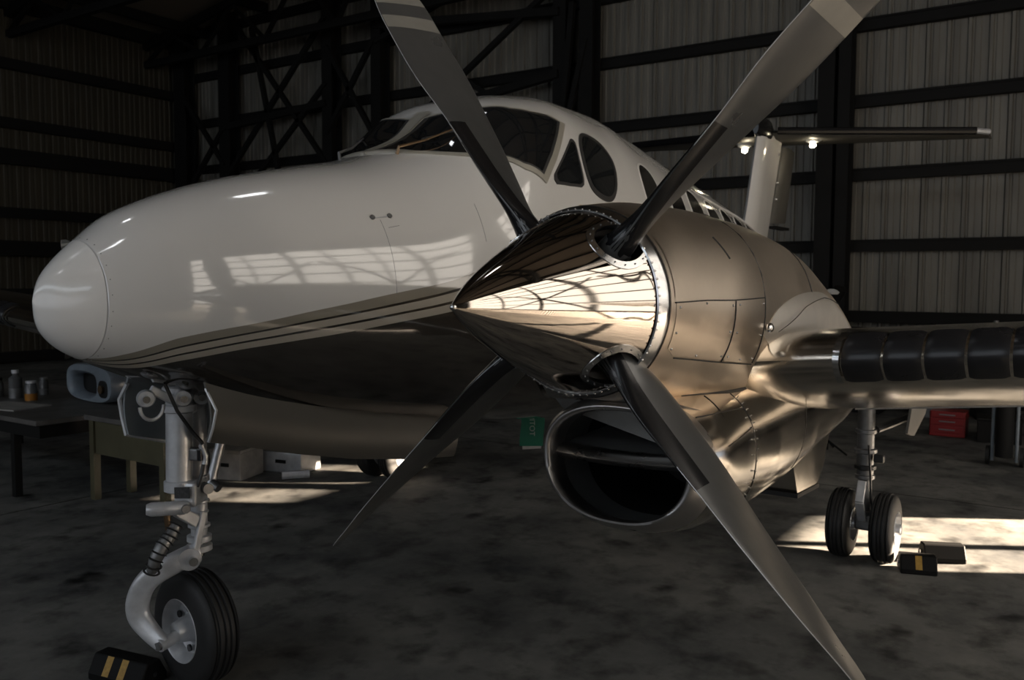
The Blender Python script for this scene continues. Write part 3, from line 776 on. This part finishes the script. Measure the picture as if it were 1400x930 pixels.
    rv.build('fastener', 'steel', low)['kind'] = 'stuff'
    gp = []
    for k in range(30):
        x = .80+1.6*k/29
        for j in range(160):
            th = .2+1.6*j/160; p = scpf(x, th)
            t_, b_, w_ = cr(*zip(*NT), x), cr(*zip(*NB), x), cr(*zip(*NW), x)
            if ((p[1]-yc)/w_)**2+((p[2]-(t_+b_)/2)/((t_-b_)/2))**2 > 1.0:
                gp.append(p); break
    MB().tube(gp, [.004+.012*math.sin(PI*min(1, k/(len(gp)-1)*1.3)) if k/(len(gp)-1) < .77 else .003 for k in range(len(gp))], 8).build('cowl_gap_shade', 'black', low)  # black tube stands in for the shade between the two cowls
    # open bypass door under the cowl
    m = MB(); m.loft([[(x, yc+dy, z) for x, z in ((2.10, .93), (2.70, .98), (2.60, .84), (2.50, .765), (2.18, .785))] for dy in (-.10, .10)])
    bd = m.build('bypass_door', 'cowl_bright', low, 0)
    MB().box((2.34, yc, .768), (.35, .21, .018), R=Matrix.Rotation(math.radians(3), 3, 'Y')).build('door_edge', 'black', bd, 0)
    bpy.data.objects.remove(eng)
    return before
SIDE_BAND = -1
make_engine(-1)
_b = make_engine(1)
_c = Vector((2.2, 1.85, 1.5)); _S = Matrix.Translation(_c) @ Matrix.Scale(.45, 4) @ Matrix.Translation(-_c)
for o in set(bpy.data.objects)-_b:
    if o.type == 'MESH': o.data.transform(_S)

# ------------------------------------------------------------------ tail
def slab(name, mm, pts, th, par=P, **k):       # lens section: pts = list of (LE, TE) points bottom to top, thickness along y
    m = MB()
    R = []
    for le, te, t in pts:
        le, te = Vector(le), Vector(te); r = []
        for q in range(16):
            a = 2*PI*q/16; u = (1-math.cos(a))/2; thk = math.sin(a)*t/2*(1.35 if u < .3 else 1)*min(1, 1.2*(1-u)+.1)
            r.append(le+(te-le)*u+Vector(th)*thk)
        R.append(r)
    return m.loft(R).build(name, mm, par, 60, **k)
fin = slab('tail_fin', 'white', [((6.6, 0, 2.10), (8.0, 0, 1.95), .16), ((7.30, 0, 2.22), (8.10, 0, 2.2), .15), ((7.40, 0, 2.45), (8.2, 0, 2.45), .14), ((7.70, 0, 3.30), (8.55, 0, 3.30), .12)], (0, 1, 0))
rud = slab('rudder', 'doorp', [((8.17, 0, 2.35), (8.75, 0, 2.38), .10), ((8.58, 0, 3.24), (9.05, 0, 3.24), .09)], (0, 1, 0))
MB().box((8.45, -.02, 2.31), (.5, .08, .03)).build('rudder_tab_rod', 'girt', rud, 0)
MB().loft([[(7.62+.85*a, .085*math.sin(PI*min(1, a*1.3+.12))*math.cos(b), 3.34+.13*math.sin(PI*min(1, a*.9+.2))*math.sin(b)) for b in [2*PI*k/16 for k in range(16)]] for a in [i/10 for i in range(11)]]).build('tail_bullet', 'boot', fin, 60)
for s, zt in ((-1, 3.265), (1, 3.43)):
    st = slab('tailplane', 'doorp', [((8.05, s*.0, 3.33), (8.95, s*.0, 3.31), .10), ((8.72, s*1.98, zt), (9.25, s*1.98, zt), .08), ((8.80, s*2.06, zt-.01), (9.25, s*2.06, zt-.01), .05)], (0, 0, 1))
    MB().tube([(8.05, s*.10, 3.345), (8.38, s*1.0, (3.345+zt)/2+.006), (8.715, s*1.96, zt+.008)], .042, 10).build('deice_boot', 'boot', st)
    MB().tube([(8.70, s*1.955, zt+.01), (8.80, s*2.07, zt)], .03, 8).build('tailplane_tip', 'silver', st)
    lp = MB().sph((8.40, s*.385, 3.21), .034, 10, (1, 1, .8)).build('tail_glow_bead', 'lamp', st)  # glowing bead placed for a bright spot under the tailplane
    MB().lathe([(0, .02), (.03, .085), (.06, .11)], (8.42, s*.385, 3.23), (0, 0, 1), 16).build('bead_shroud', 'silver', lp)
for z in (2.62, 2.80, 2.98, 3.12): MB().sph((8.20+.12*(z-2.6), -.055, z), .014, 6).build('fin_stud', 'steel', fin)

# ------------------------------------------------------------------ nose gear
ng = MB().tube([(.567, -.02, 1.27), (.560, -.02, .865)], .052, 28).build('nose_gear_strut', 'silver', P)
sub = lambda m, n, mm, **k: m.build(n, mm, ng, k.pop('smooth', 40), **k)
sub(MB().tube([(.672, 0, 1.25), (.664, 0, .62)], .034, 24), 'strut_barrel', 'silver')
sub(MB().tube([(.664, 0, .66), (.660, 0, .54)], .024, 20), 'strut_piston', 'steel')
for z, r, h in ((.855, .046, .03), (.765, .044, .016), (.72, .040, .014), (.66, .045, .018), (.60, .050, .03), (.56, .052, .03)):
    sub(MB().lathe([(0, r-.008), (.004, r), (h-.004, r), (h, r-.008)], (.664, 0, z), (0, 0, 1), 28, True), 'strut_collar', 'silver')
sub(MB().lathe([(0, .050), (.006, .062), (.045, .062), (.052, .050)], (.562, -.02, .835), (0, 0, 1), 28, True), 'lower_clamp', 'silver')
sub(MB().lathe([(0, .055), (.006, .066), (.03, .066), (.036, .055)], (.567, -.02, 1.16), (0, 0, 1), 28, True), 'upper_clamp', 'silver')
sub(MB().box((.60, -.04, .83), (.14, .09, .10), rz=.55), 'clamp_block', 'silver', bevel=.012, smooth=0)
sub(MB().box((.525, -.085, .845), (.06, .004, .045), rz=-.95), 'name_plate', 'plate', smooth=0)
sub(MB().tube([(.628, -.115, .845), (.64, -.06, .845)], .022, 14), 'clamp_bolt', 'silverd')
sub(MB().tube([(.400, -.03, .795), (.415, -.04, .794), (.53, -.09, .785), (.545, -.10, .784)], [.020, .028, .028, .020], 18), 'shimmy_damper', 'silver')
sub(MB().tube([(.515, -.125, .786), (.54, -.06, .786)], .017, 12), 'damper_bolt', 'silverd')
sub(MB().tube([(.47, -.06, .77), (.48, -.06, .70)], .014, 10), 'damper_stem', 'brass')
sub(MB().beam((.52, -.05, .77), (.62, -.05, .70), .02, .05), 'torque_link', 'silver', bevel=.006, smooth=0)
sub(MB().beam((.645, -.06, .74), (.60, -.06, .58), .018, .03), 'torque_link', 'silver', bevel=.005, smooth=0)
hp = [(.50, -.08, .72), (.47, -.08, .68), (.435, -.08, .65), (.41, -.07, .60), (.405, -.05, .55)]
sub(MB().tube(hp, [.022, .026, .028, .026, .020], 12), 'damper_bellows', 'silverd')
co = MB()
for k in range(9):
    q = k/8*3.999; i = int(q); t = q-i; c = Vector(hp[i]).lerp(Vector(hp[i+1]), t); d_ = (Vector(hp[i+1])-Vector(hp[i])).normalized()
    co.lathe([(-.004, .026), (0, .034), (.004, .026)], c, d_, 14)
sub(co, 'spring_coil', 'hose')
# lugs and linkage at the top
for c in ((.405, -.04, 1.235), (.735, -.05, 1.215), (.545, -.075, 1.225), (.64, -.06, 1.22)):
    sub(MB().lathe([(-.02, .012), (-.02, .030), (.0, .036), (.02, .030), (.02, .012)], c, (-.5, -.85, 0), 20), 'pivot_lug', 'silver')
    sub(MB().lathe([(0, .0005), (0, .014), (.05, .014), (.05, .0005)], Vector(c)+Vector((0, 0, 0)), (-.5, -.85, 0), 12), 'pivot_bolt', 'steel')
for c in ((.42, -.045, 1.225), (.735, -.055, 1.205)):
    sub(MB().tube([Vector(c)+Vector((.052*math.cos(a), -.01, .055*math.sin(a)-.02)) for a in [PI+PI*k/12 for k in range(13)]], .007, 8), 'hanger_loop', 'silver')
sub(MB().beam((.43, -.03, 1.27), (.54, -.06, 1.20), .02, .035), 'upper_brace', 'silver', bevel=.006, smooth=0)
sub(MB().beam((.60, -.04, 1.17), (.74, -.05, 1.25), .02, .05), 'upper_brace', 'silver', bevel=.006, smooth=0)
sub(MB().box((.62, -.01, 1.25), (.22, .10, .09), rz=.2), 'trunnion_block', 'silver', bevel=.02, smooth=0)
sub(MB().beam((.69, -.20, 1.235), (.76, -.21, 1.31), .02, .05), 'door_rod_end', 'silverd', bevel=.006, smooth=0)
sub(MB().tube([(.71, -.12, 1.275), (.79, -.13, 1.268), (.85, -.14, 1.262)], [.014, .022, .014], 12), 'tow_light', 'hose')
sub(MB().tube([(.845, -.14, 1.262), (.862, -.142, 1.261)], .017, 12), 'light_ring', 'steel')
sub(MB().tube([(.455, -.09, 1.29), (.50, -.1, 1.18), (.56, -.11, 1.09), (.605, -.11, 1.04), (.615, -.11, .98), (.60, -.11, .91), (.585, -.10, .86)], .0075, 8), 'hydraulic_hose', 'hose')
sub(MB().tube([(.60, -.11, 1.03), (.617, -.115, .985), (.612, -.115, .95)], .012, 10), 'hose_fitting', 'silver')
sub(MB().box((.60, -.075, .99), (.05, .05, .05), rz=.4), 'hose_clamp', 'silverd', bevel=.008, smooth=0)
sub(MB().box((.600, -.105, .990), (.026, .02, .05), rz=.4), 'hose_clamp', 'boot', bevel=.004, smooth=0)
# drag brace behind
sub(MB().tube([(.90, .10, 1.12), (.80, .10, .80)], .021, 14), 'drag_brace', 'silver')
sub(MB().tube([(.80, .09, .81), (.805, .05, .79)], .02, 12), 'brace_foot', 'silverd')
# fork: a cast arm that sweeps round to the wheel hub
fp = [((.62, -.03, .565), .044, .040), ((.54, -.02, .548), .038, .042), ((.46, .045, .49), .030, .044), ((.435, .085, .41), .028, .046), ((.435, .090, .335), .028, .044), ((.455, .045, .27), .026, .038), ((.475, -.015, .222), .024, .032)]
fk = []
for i in range(6):
    p0, p1, p2, p3 = fp[max(i-1, 0)], fp[i], fp[i+1], fp[min(i+2, 6)]
    for k in range(5):
        t = k/5; cm = lambda a, b, c, d: .5*((2*b)+(c-a)*t+(2*a-5*b+4*c-d)*t*t+(-a+3*b-3*c+d)*t**3)
        fk.append((tuple(cm(*q) for q in zip(p0[0], p1[0], p2[0], p3[0])), cm(p0[1], p1[1], p2[1], p3[1]), cm(p0[2], p1[2], p2[2], p3[2])))
fp = fk+[fp[6]]
R = []
for i, (c, a_, b_) in enumerate(fp):
    c = Vector(c); t = (Vector(fp[min(i+1, 30)][0])-Vector(fp[max(i-1, 0)][0])).normalized()
    u = Vector((-.6, -.8, 0)); u = (u-t*u.dot(t)).normalized(); v = t.cross(u)
    R.append([c+u*a_*math.copysign(abs(math.cos(q))**.6, math.cos(q))+v*b_*math.copysign(abs(math.sin(q))**.6, math.sin(q)) for q in [2*PI*k/20 for k in range(20)]])
sub(MB().loft(R), 'fork_arm', 'silver', smooth=60)
sub(MB().lathe([(-.03, .03), (-.028, .045), (.028, .045), (.03, .03)], (.575, -.05, .56), (-.5, -.85, 0), 24, True), 'fork_head', 'silver')
sub(MB().lathe([(0, .012), (.03, .018), (.045, .018)], (.575, -.075, .56), (-.5, -.85, 0), 14, True), 'fork_bolt', 'steel')
def wheel(c, ax, R_, w_, par, hubm='silver', ribs=4, hubr=.55, name='tire'):
    ax = Vector(ax).normalized(); prof = []
    N = 40
    for k in range(N+1):
        a = -PI/2+PI*k/N           # tread + sidewalls: superellipse bulge
        h = w_/2*math.copysign(abs(math.sin(a))**.55, math.sin(a)); r = R_*hubr+(R_-R_*hubr)*abs(math.cos(a))**.55
        if r > R_*.955 and k > 0:
            q = (h/(w_/2)+1)/2*(ribs+1)
            if abs(q-round(q)) < .10 and 0 < round(q) < ribs+1: r -= R_*.03
        prof.append((h, r))
    # refine groove definition
    fine = []
    for k in range(len(prof)-1):
        fine.append(prof[k])
        for z in (.25, .5, .75):
            h = prof[k][0]+(prof[k+1][0]-prof[k][0])*z; r = prof[k][1]+(prof[k+1][1]-prof[k][1])*z
            fine.append((h, r))
    fine.append(prof[-1]); out = []
    for h, r in fine:
        g = 0
        if r > R_*.90:
            for i in range(ribs):
                gc = w_*.66*((i+.5)/ribs-.5)
                if abs(h-gc) < w_*.028: g = R_*.035
        out.append((h, min(r, R_)-g))
    t = MB().lathe(out, c, ax, 96).build(name, 'rubber', par, 30)
    hw = w_*.44
    h_ = [(-hw, .001), (-hw, R_*hubr*.3)]
    rim = [(hw+.004, R_*hubr*1.03), (hw+.012, R_*hubr*.99), (hw+.006, R_*hubr*.94), (hw-.010, R_*hubr*.90), (hw-.016, R_*hubr*.86), (hw-.045, R_*hubr*.80), (hw-.055, R_*hubr*.55), (hw-.045, R_*hubr*.42), (hw+.010, R_*hubr*.34), (hw+.028, R_*hubr*.30), (hw+.034, R_*hubr*.20), (hw+.034, .001)]
    for s in (1, -1):
        r_ = MB().lathe([(s*a, b) for a, b in rim], c, ax, 56).build('wheel_rim', hubm, t, 40)
    return t
WC = Vector((.640, .0, .243)); WA = (-.995, .10, 0)
tn = wheel(WC, WA, .2425, .155, ng)
for k in range(6):        # bolts and lightening holes of the visible rim
    a = 2*PI*k/6; ax = Vector(WA).normalized(); u = Vector((0, 0, 1)); v = ax.cross(u)
    c = WC+ax*.048+(u*math.cos(a)+v*math.sin(a))*.085
    MB().lathe([(-.008, .001), (-.008, .015), (.0, .015), (.0, .0005)], c-ax*.012, ax, 14).build('rim_bolt', 'boot' if k % 2 else 'silverd', tn)
sub(MB().tube([(.60, 0, .243), (.475, -.015, .226), (.455, -.016, .224)], [.022, .026, .026], 20), 'axle', 'silver')
sub(MB().tube([(.46, -.016, .224), (.444, -.018, .2235)], .018, 8), 'axle_nut', 'silverd')

# nose gear doors hanging each side
def gear_door(s, x0, x1, mm, zb):
    m = MB(); R = []
    for i in range(25):
        x = x0+(x1-x0)*i/24
        zt = min(fus(x, 2.72)[2]+.01, 9); z0 = interp(zb, x); col = []
        yt = .27
        for k in range(9):
            q = k/8; z = zt+(z0-zt)*q; y = yt+.055*math.sin(PI*q*.75)-.03*q
            col.append((x, s*y, z))
        R.append(col+[(p[0], p[1]-s*.012, p[2]) for p in col[::-1]])
    return m.loft(R).build('gear_door', mm, ng, 40)
gd = gear_door(-1, .505, 2.05, 'doorp', [(.5, 1.075), (.60, 1.05), (.956, .954), (1.3, .875), (1.72, .804), (2.25, .74)])
gd2 = gear_door(1, .525, 2.2, 'doorl', [(.5, 1.05), (.74, .985), (1.3, .875), (2.25, .74)])
MB().tube([(.507, -.27, 1.28), (.512, -.325, 1.20), (.506, -.31, 1.13), (.505, -.285, 1.075)], .006, 6).build('door_edge_strip', 'silver', gd)
MB().tube([(.524, .27, 1.26), (.522, .325, 1.19), (.523, .31, 1.12), (.524, .29, 1.045), (.72, .29, .985)], .010, 6).build('door_edge_strip', 'silver', gd2)

# ------------------------------------------------------------------ main gear
for s in (-1, 1):
    yc = s*1.951
    mg = MB().tube([(3.98, yc, 1.15), (3.99, yc, .50)], .050, 20).build('main_gear_strut', 'silverd', P)
    MB().tube([(3.99, yc, .52), (4.0, yc, .20)], .034, 18).build('strut_piston', 'silverd', mg)
    for z, r in ((.78, .062), (.66, .066), (.56, .064), (.50, .058), (.28, .05)):
        MB().lathe([(0, r-.01), (.006, r), (.026, r), (.032, r-.01)], (3.99, yc, z), (0, 0, 1), 24, True).build('strut_collar', 'silverd' if z != .56 else 'hose', mg)
    MB().box((4.0, yc, .235), (.09, .10, .10)).build('axle_block', 'silverd', mg, 0, bevel=.015)
    MB().tube([(4.0, yc-.15, .21), (4.0, yc+.15, .21)], .025, 14).build('axle', 'silverd', mg)
    MB().beam((3.92, yc, .50), (3.86, yc, .38), .05, .02).build('torque_link', 'silver', mg, 0, bevel=.005)
    MB().beam((3.86, yc, .38), (3.95, yc, .25), .05, .02).build('torque_link', 'silver', mg, 0, bevel=.005)
    MB().tube([(3.93, yc-.03, .72), (3.90, yc-.05, .55), (3.93, yc-.05, .40), (3.97, yc-.06, .26)], .007, 8).build('brake_hose', 'hose', mg)
    MB().box((3.96, yc-.085, .64), (.05, .06, .05)).build('brake_valve', 'hose', mg, 0, bevel=.01)
    for d in (-.125, .125): wheel((4.0, yc+d, .212), (0, s, 0), .212, .135, mg, ribs=4, hubr=.5)
    # gear door and well fairing
    m = MB(); R = []
    for i in range(9):
        x = 3.95+.62*i/8; q = i/8
        R.append([(x, yc+s*(.20+.03*math.sin(PI*q)), 1.12), (x, yc+s*(.26+.02*math.sin(PI*q)), .98), (x, yc+s*.24, .76+.14*abs(q-.35)), (x, yc+s*.225, .76+.14*abs(q-.35)), (x, yc+s*.245, .98), (x, yc+s*.185, 1.12)])
    m.loft(R).build('gear_door', 'doorp', mg, 40)
    MB().tube([(4.05, yc+s*.05, .80), (4.15, yc+s*.12, .83), (4.30, yc+s*.22, .88)], .022, 10).build('door_link', 'silverd', mg)
    MB().loft([[(3.3+1.5*a, yc+b*(.22*(1-.5*a)), 1.10-.14*(1-abs(b))*math.sin(PI*(.15+.85*a))) for b in (-1, -.6, -.2, .2, .6, 1)] for a in [i/10 for i in range(11)]], False, False, False).build('wheel_well_fairing', 'dark_paint', mg, 60)
# ================================================================== things around the aircraft
def chock(name, loc, rz, L, label, group, stripes=2, side=1):
    t = empty(name, loc, label, 'chock', group); Rm = Matrix.Rotation(rz, 3, 'Z'); o = Vector(loc)
    W = lambda x, y, z: o+Rm@Vector((x, y, z))
    m = MB(); sec_ = [(-.075, 0), (.075, 0), (.075, .03), (.035, .105), (-.035, .105), (-.075, .03)]
    m.loft([[W(-L/2*e, a, b) for a, b in sec_] for e in (1, -1)])
    m.build('chock_body', 'chock', t, 0, bevel=.008)
    for k in range(stripes):
        x = -.035+.085*k if stripes > 1 else .0
        q = MB(); q.loft([[W(x+e, side*.0765, .032), W(x+e, side*.0372, .1035)] for e in (-.018, .018)], False, False, False)
        q.build('tape_stripe', 'yellow', t, 0)
    for e in (-.5, .5): MB().lathe([(0, .012), (.01, .012)], W(e*L*.98, 0, .05), Rm@Vector((1 if e > 0 else -1, 0, 0)), 10, True).build('rope_eye', 'steel', t)
    return t
chock('wheel_chock', (.49, .265, 0), math.radians(100), .30, 'black wheel chock with two yellow stripes against the nose wheel', 'wheel chocks', 2, 1)
chock('wheel_chock', (3.93, -2.27, 0), math.radians(-72), .20, 'black wheel chock in front of the main wheels nearer the camera', 'wheel chocks', 1, -1)
chock('wheel_chock', (4.25, -2.36, 0), math.radians(-65), .24, 'black wheel chock touching the main tire, rear one of the pair', 'wheel chocks', 0, -1)

# two work tables at the left
def table(name, x0, x1, y0, y1, h, label, mt, ml, apron, legs):
    t = empty(name, ((x0+x1)/2, (y0+y1)/2, 0), label, 'table')
    MB().box(((x0+x1)/2, (y0+y1)/2, h-.02), (x1-x0, y1-y0, .04)).build('table_top', mt, t, 0, bevel=.006)
    MB().box((x0+.05, (y0+y1)/2, h-.04-apron/2), (.02, y1-y0-.06, apron)).build('apron', ml, t, 0)
    MB().box(((x0+x1)/2, y0+.04, h-.04-apron/2), (x1-x0-.1, .02, apron)).build('apron', ml, t, 0)
    for (x, y) in legs: MB().box((x, y, (h-.04)/2), (.055, .055, h-.04)).build('leg', ml, t, 0)
    return t
table('work_table', 2.10, 2.5, 2.35, 3.34, .66, 'khaki metal work table behind the nose gear', 'table', 'khaki', .26, [(2.15, 3.28), (2.15, 2.40), (2.45, 3.28), (2.45, 2.40)])
table('work_bench', 1.78, 3.1, 3.42, 6.2, .64, 'dark workbench with a worn grey top at the left edge', 'table', 'girt', .10, [(1.85, 3.86), (1.85, 6.1), (3.0, 3.5), (3.0, 6.1)])
# a cowling part with a large oval opening lying on the tables
cp = empty('engine_cowling_part', (2.6, 4.1, .64), 'pale blue grey cowling part with an oval opening on the table behind the nose', 'cowling')
def ov(c, a, b, n=30, e=.7): return [(c[0]+a*math.copysign(abs(math.cos(q))**e, math.cos(q)), c[1]+b*math.copysign(abs(math.sin(q))**e, math.sin(q))) for q in [2*PI*k/n for k in range(n)]]
o1 = ov((0, .165), .42, .165, 40, .62); o2 = ov((.11, .145), .235, .095, 40, .6); dirv = Vector((.10, .995, 0))
def cpt(u, z, d): return Vector((2.62, 4.08, .642))+dirv*u+Vector((d, 0, z))
MB().loft([[cpt(u, z, .10) for u, z in o1], [cpt(u, z, -.02) for u, z in o1], [cpt(u*.97, .165+(z-.165)*.94, -.045) for u, z in o1], [cpt(u, z, -.045) for u, z in ov((.11, .145), .27, .12, 40, .6)], [cpt(u, z, -.01) for u, z in o2], [cpt(u, z, .08) for u, z in o2]], False, False).build('cowling_shell', 'bluegrey', cp, 50)
MB().loft([[cpt(u, z, .085) for u, z in o1]], True, False).build('cowling_back', 'black', cp, 0)
MB().loft([[cpt(u, z, -.05) for u, z in ov((-.27, .13), .075, .065, 20)], [cpt(u, z, -.046) for u, z in ov((-.27, .13), .085, .075, 20)]], True, False).build('side_opening', 'black', cp, 0)
MB().tube([cpt(-.27, .13, -.055), cpt(-.27, .13, -.075)], .035, 12).build('opening_plug', 'brass', cp)
# jars and bottles
def jar(x, y, h, r, lab, liquid=None, cap='silverd', wide=False):
    t = empty('glass_jar', (x, y, .64), lab, 'jar', 'jars on the workbench')
    MB().lathe([(0, .001), (0, r), (h*.7, r), (h*.82, r*(.8 if wide else .45)), (h*.9, r*(.8 if wide else .45)), (h*.9, .001)], (x, y, .641), (0, 0, 1), 20).build('jar_body', 'glassjar', t)
    MB().lathe([(0, .001), (0, r*1.02), (h*.35, r*1.02), (h*.35, .001)], (x, y, .6415), (0, 0, 1), 20).build('jar_content', 'amber' if liquid else 'silverd', t) 
    MB().lathe([(0, .001), (0, r*(.85 if wide else .55)), (h*.12, r*(.85 if wide else .55)), (h*.12, .001)], (x, y, .641+h*.88), (0, 0, 1), 20).build('jar_lid', cap, t)
jar(2.36, 4.60, .17, .05, 'short jar with amber liquid on the workbench', True, 'silver', True)
jar(2.36, 4.86, .25, .055, 'tallest clear bottle with a wide silver cap on the workbench', False, 'silver', False)
jar(2.30, 5.06, .17, .05, 'dark jar at the left picture edge on the workbench', False, 'girt', True)
jar(2.62, 4.88, .16, .04, 'slim clear jar just behind the tall bottle on the workbench', False, 'silverd', True)
tag(MB().box((2.05, 4.35, .645), (.35, .55, .01), rz=.2).build('paper_sheet', 'boxw', smooth=0), 'pale sheet of paper lying at the front of the workbench', 'paper')

def crate(name, loc, dim, rz, mm, label, cat, lid='silverd'):
    t = empty(name, loc, label, cat); c = Vector(loc)
    R_ = Matrix.Rotation(rz, 3, 'Z')
    MB().box(c+Vector((0, 0, dim[2]*.45)), (dim[0], dim[1], dim[2]*.9), rz).build('crate_body', mm, t, 0, bevel=.008)
    MB().box(c+Vector((0, 0, dim[2]*.95)), (dim[0]*1.03, dim[1]*1.03, dim[2]*.1), rz).build('crate_lid', lid, t, 0, bevel=.006)
    MB().box(c+R_@Vector((-dim[0]*.51, 0, dim[2]*.5)), (.015, dim[1]*.25, .03), rz).build('crate_latch', 'girt', t, 0)
    return t
crate('storage_crate', (3.30, 3.05, 0), (.35, .30, .26), .3, 'boxw', 'pale beige crate standing in the sun patch behind the nose gear', 'crate', 'boxw')
crate('storage_crate', (3.75, 2.87, 0), (.3, .42, .20), .2, 'silver', 'low grey crate to the right of the pale beige crate', 'crate', 'silverd')
tag(MB().tube([(3.42, 2.62, .036), (3.60, 2.48, .036)], .035, 14).build('metal_cylinder', 'silver'), 'short grey metal cylinder lying beside the low grey crate', 'cylinder')
# things by the back wall
t = empty('tool_chest', (9.2, -1.75, 0), 'red metal tool chest on the floor below the wing', 'toolbox')
MB().box((9.2, -1.75, .14), (.30, .36, .28)).build('chest_body', 'red', t, 0, bevel=.01)
for z in (.08, .17, .245):
    d_ = MB().box((9.045, -1.75, z), (.015, .33, .07)).build('drawer', 'red', t, 0, bevel=.004)
    MB().box((9.032, -1.75, z), (.012, .16, .012)).build('handle', 'silverd', d_, 0)
crate('plastic_bin', (9.1, -2.25, 0), (.4, .42, .26), .1, 'girt', 'black plastic bin on the floor to the right of the red chest', 'bin', 'girt')
# trolley with a vertical cylinder at the right
t = empty('gas_trolley', (7.6, -2.42, 0), 'dark bluish hand trolley standing behind the wing at the right', 'trolley')
for dy in (-.10, .10): MB().tube([(7.6, -2.42+dy, .05), (7.62, -2.42+dy, .85)], .015, 8).build('trolley_rail', 'bluegrey', t)
MB().tube([(7.56, -2.42, .10), (7.56, -2.42, .60), (7.56, -2.42, .68)], [.075, .075, .03], 16).build('gas_cylinder', 'girt', t)
for dy in (-.14, .14): MB().lathe([(-.015, .02), (-.015, .09), (.015, .09), (.015, .02)], (7.66, -2.42+dy, .09), (0, 1, 0), 20).build('trolley_wheel', 'rubber', t)
# machinery along the back wall
t = empty('workshop_machine', (10.6, -.35, 0), 'dark bluish box machine against the back wall beside the column', 'machine')
MB().box((10.6, -.42, .55), (.5, .75, 1.1)).build('machine_cabinet', 'bluegrey' if False else 'girt', t, 0, bevel=.02)
MB().box((10.33, -.42, .98), (.02, .62, .2)).build('machine_panel', 'bluegrey', t, 0)
MB().tube([(10.6, -.15, 1.1), (10.6, -.15, 1.45), (10.55, -.22, 1.62)], [.05, .05, .09], 12).build('machine_arm', 'girt', t)
t = empty('steel_drum', (10.7, -1.35, 0), 'grey round topped drum against the back wall above the wing', 'drum')
MB().lathe([(0, .001), (0, .26), (.35, .265), (.36, .275), (.38, .265), (.75, .26), (.76, .275), (.78, .26), (1.1, .26), (1.15, .2), (1.16, .001)], (10.7, -1.35, .001), (0, 0, 1), 28).build('drum_body', 'silverd', t)
MB().lathe([(0, .03), (.03, .03)], (10.62, -1.35, 1.16), (0, 0, 1), 12, True).build('drum_bung', 'girt', t)
t = empty('pressure_tank', (10.7, -2.05, 0), 'dark pressure tank with a domed end against the back wall at the right', 'tank')
MB().lathe([(0, .001), (0, .2), (.06, .26), (.95, .26), (1.10, .2), (1.17, .001)], (10.7, -2.05, .001), (0, 0, 1), 28).build('tank_body', 'girt', t)
MB().tube([(10.6, -2.05, 1.15), (10.6, -2.05, 1.24)], .03, 10).build('tank_valve', 'silverd', t)
# small white lamp head behind the cowl
t = empty('work_lamp', (7.4, -.88, 0), 'white domed work lamp on a thin stand behind the cowl', 'lamp')
MB().tube([(7.4, -.88, .02), (7.4, -.88, 1.60)], .014, 8).build('lamp_pole', 'girt', t)
MB().lathe([(0, .06), (.02, .075), (.04, .055), (.055, .02)], (7.4, -.88, 1.58), (0, 0, 1), 20, True).build('lamp_shade', 'silver', t)
for a in (0, 2.1, 4.2): MB().tube([(7.4, -.88, .12), (7.4+.25*math.cos(a), -.88+.25*math.sin(a), .01)], .01, 6).build('stand_leg', 'girt', t)
# green streamer hanging under the belly
t = empty('warning_streamer', (3.78, .3, .46), 'green fabric streamer with white lettering hanging below the belly', 'streamer')
m = MB(); m.loft([[(3.70+.012*math.sin(k*.9),   .38, .745-.042*k), (3.80+.012*math.sin(k*.9), .24, .745-.042*k)] for k in range(7)], False, False, False); m.build('streamer_cloth', 'green', t)
m = MB(); m.loft([[(3.711, .37, .50), (3.79, .255, .50)], [(3.713, .37, .465), (3.785, .255, .475)]], False, False, False); m.build('streamer_hem', 'boxw', t)
cu = bpy.data.curves.new('streamer_lettering', 'FONT'); cu.body = 'PITOT'; cu.size = .055; cu.extrude = .0005
_t = bpy.data.objects.new('text_source', cu); COL.objects.link(_t); bpy.context.view_layer.update()
_me = bpy.data.meshes.new_from_object(_t.evaluated_get(bpy.context.evaluated_depsgraph_get())); bpy.data.objects.remove(_t)
_me.materials.clear(); _me.materials.append(M['boxw'])
lt = bpy.data.objects.new('streamer_lettering', _me); COL.objects.link(lt)
lt.parent = t; lt.matrix_parent_inverse = wmat(t).inverted()
lx = Vector((0, 0, -1)); ly = Vector((.10, -.14, 0)).normalized(); lz = lx.cross(ly)
lt.matrix_basis = Matrix.Translation((3.735, .322, .72)) @ Matrix((lx, ly, lz)).transposed().to_4x4()
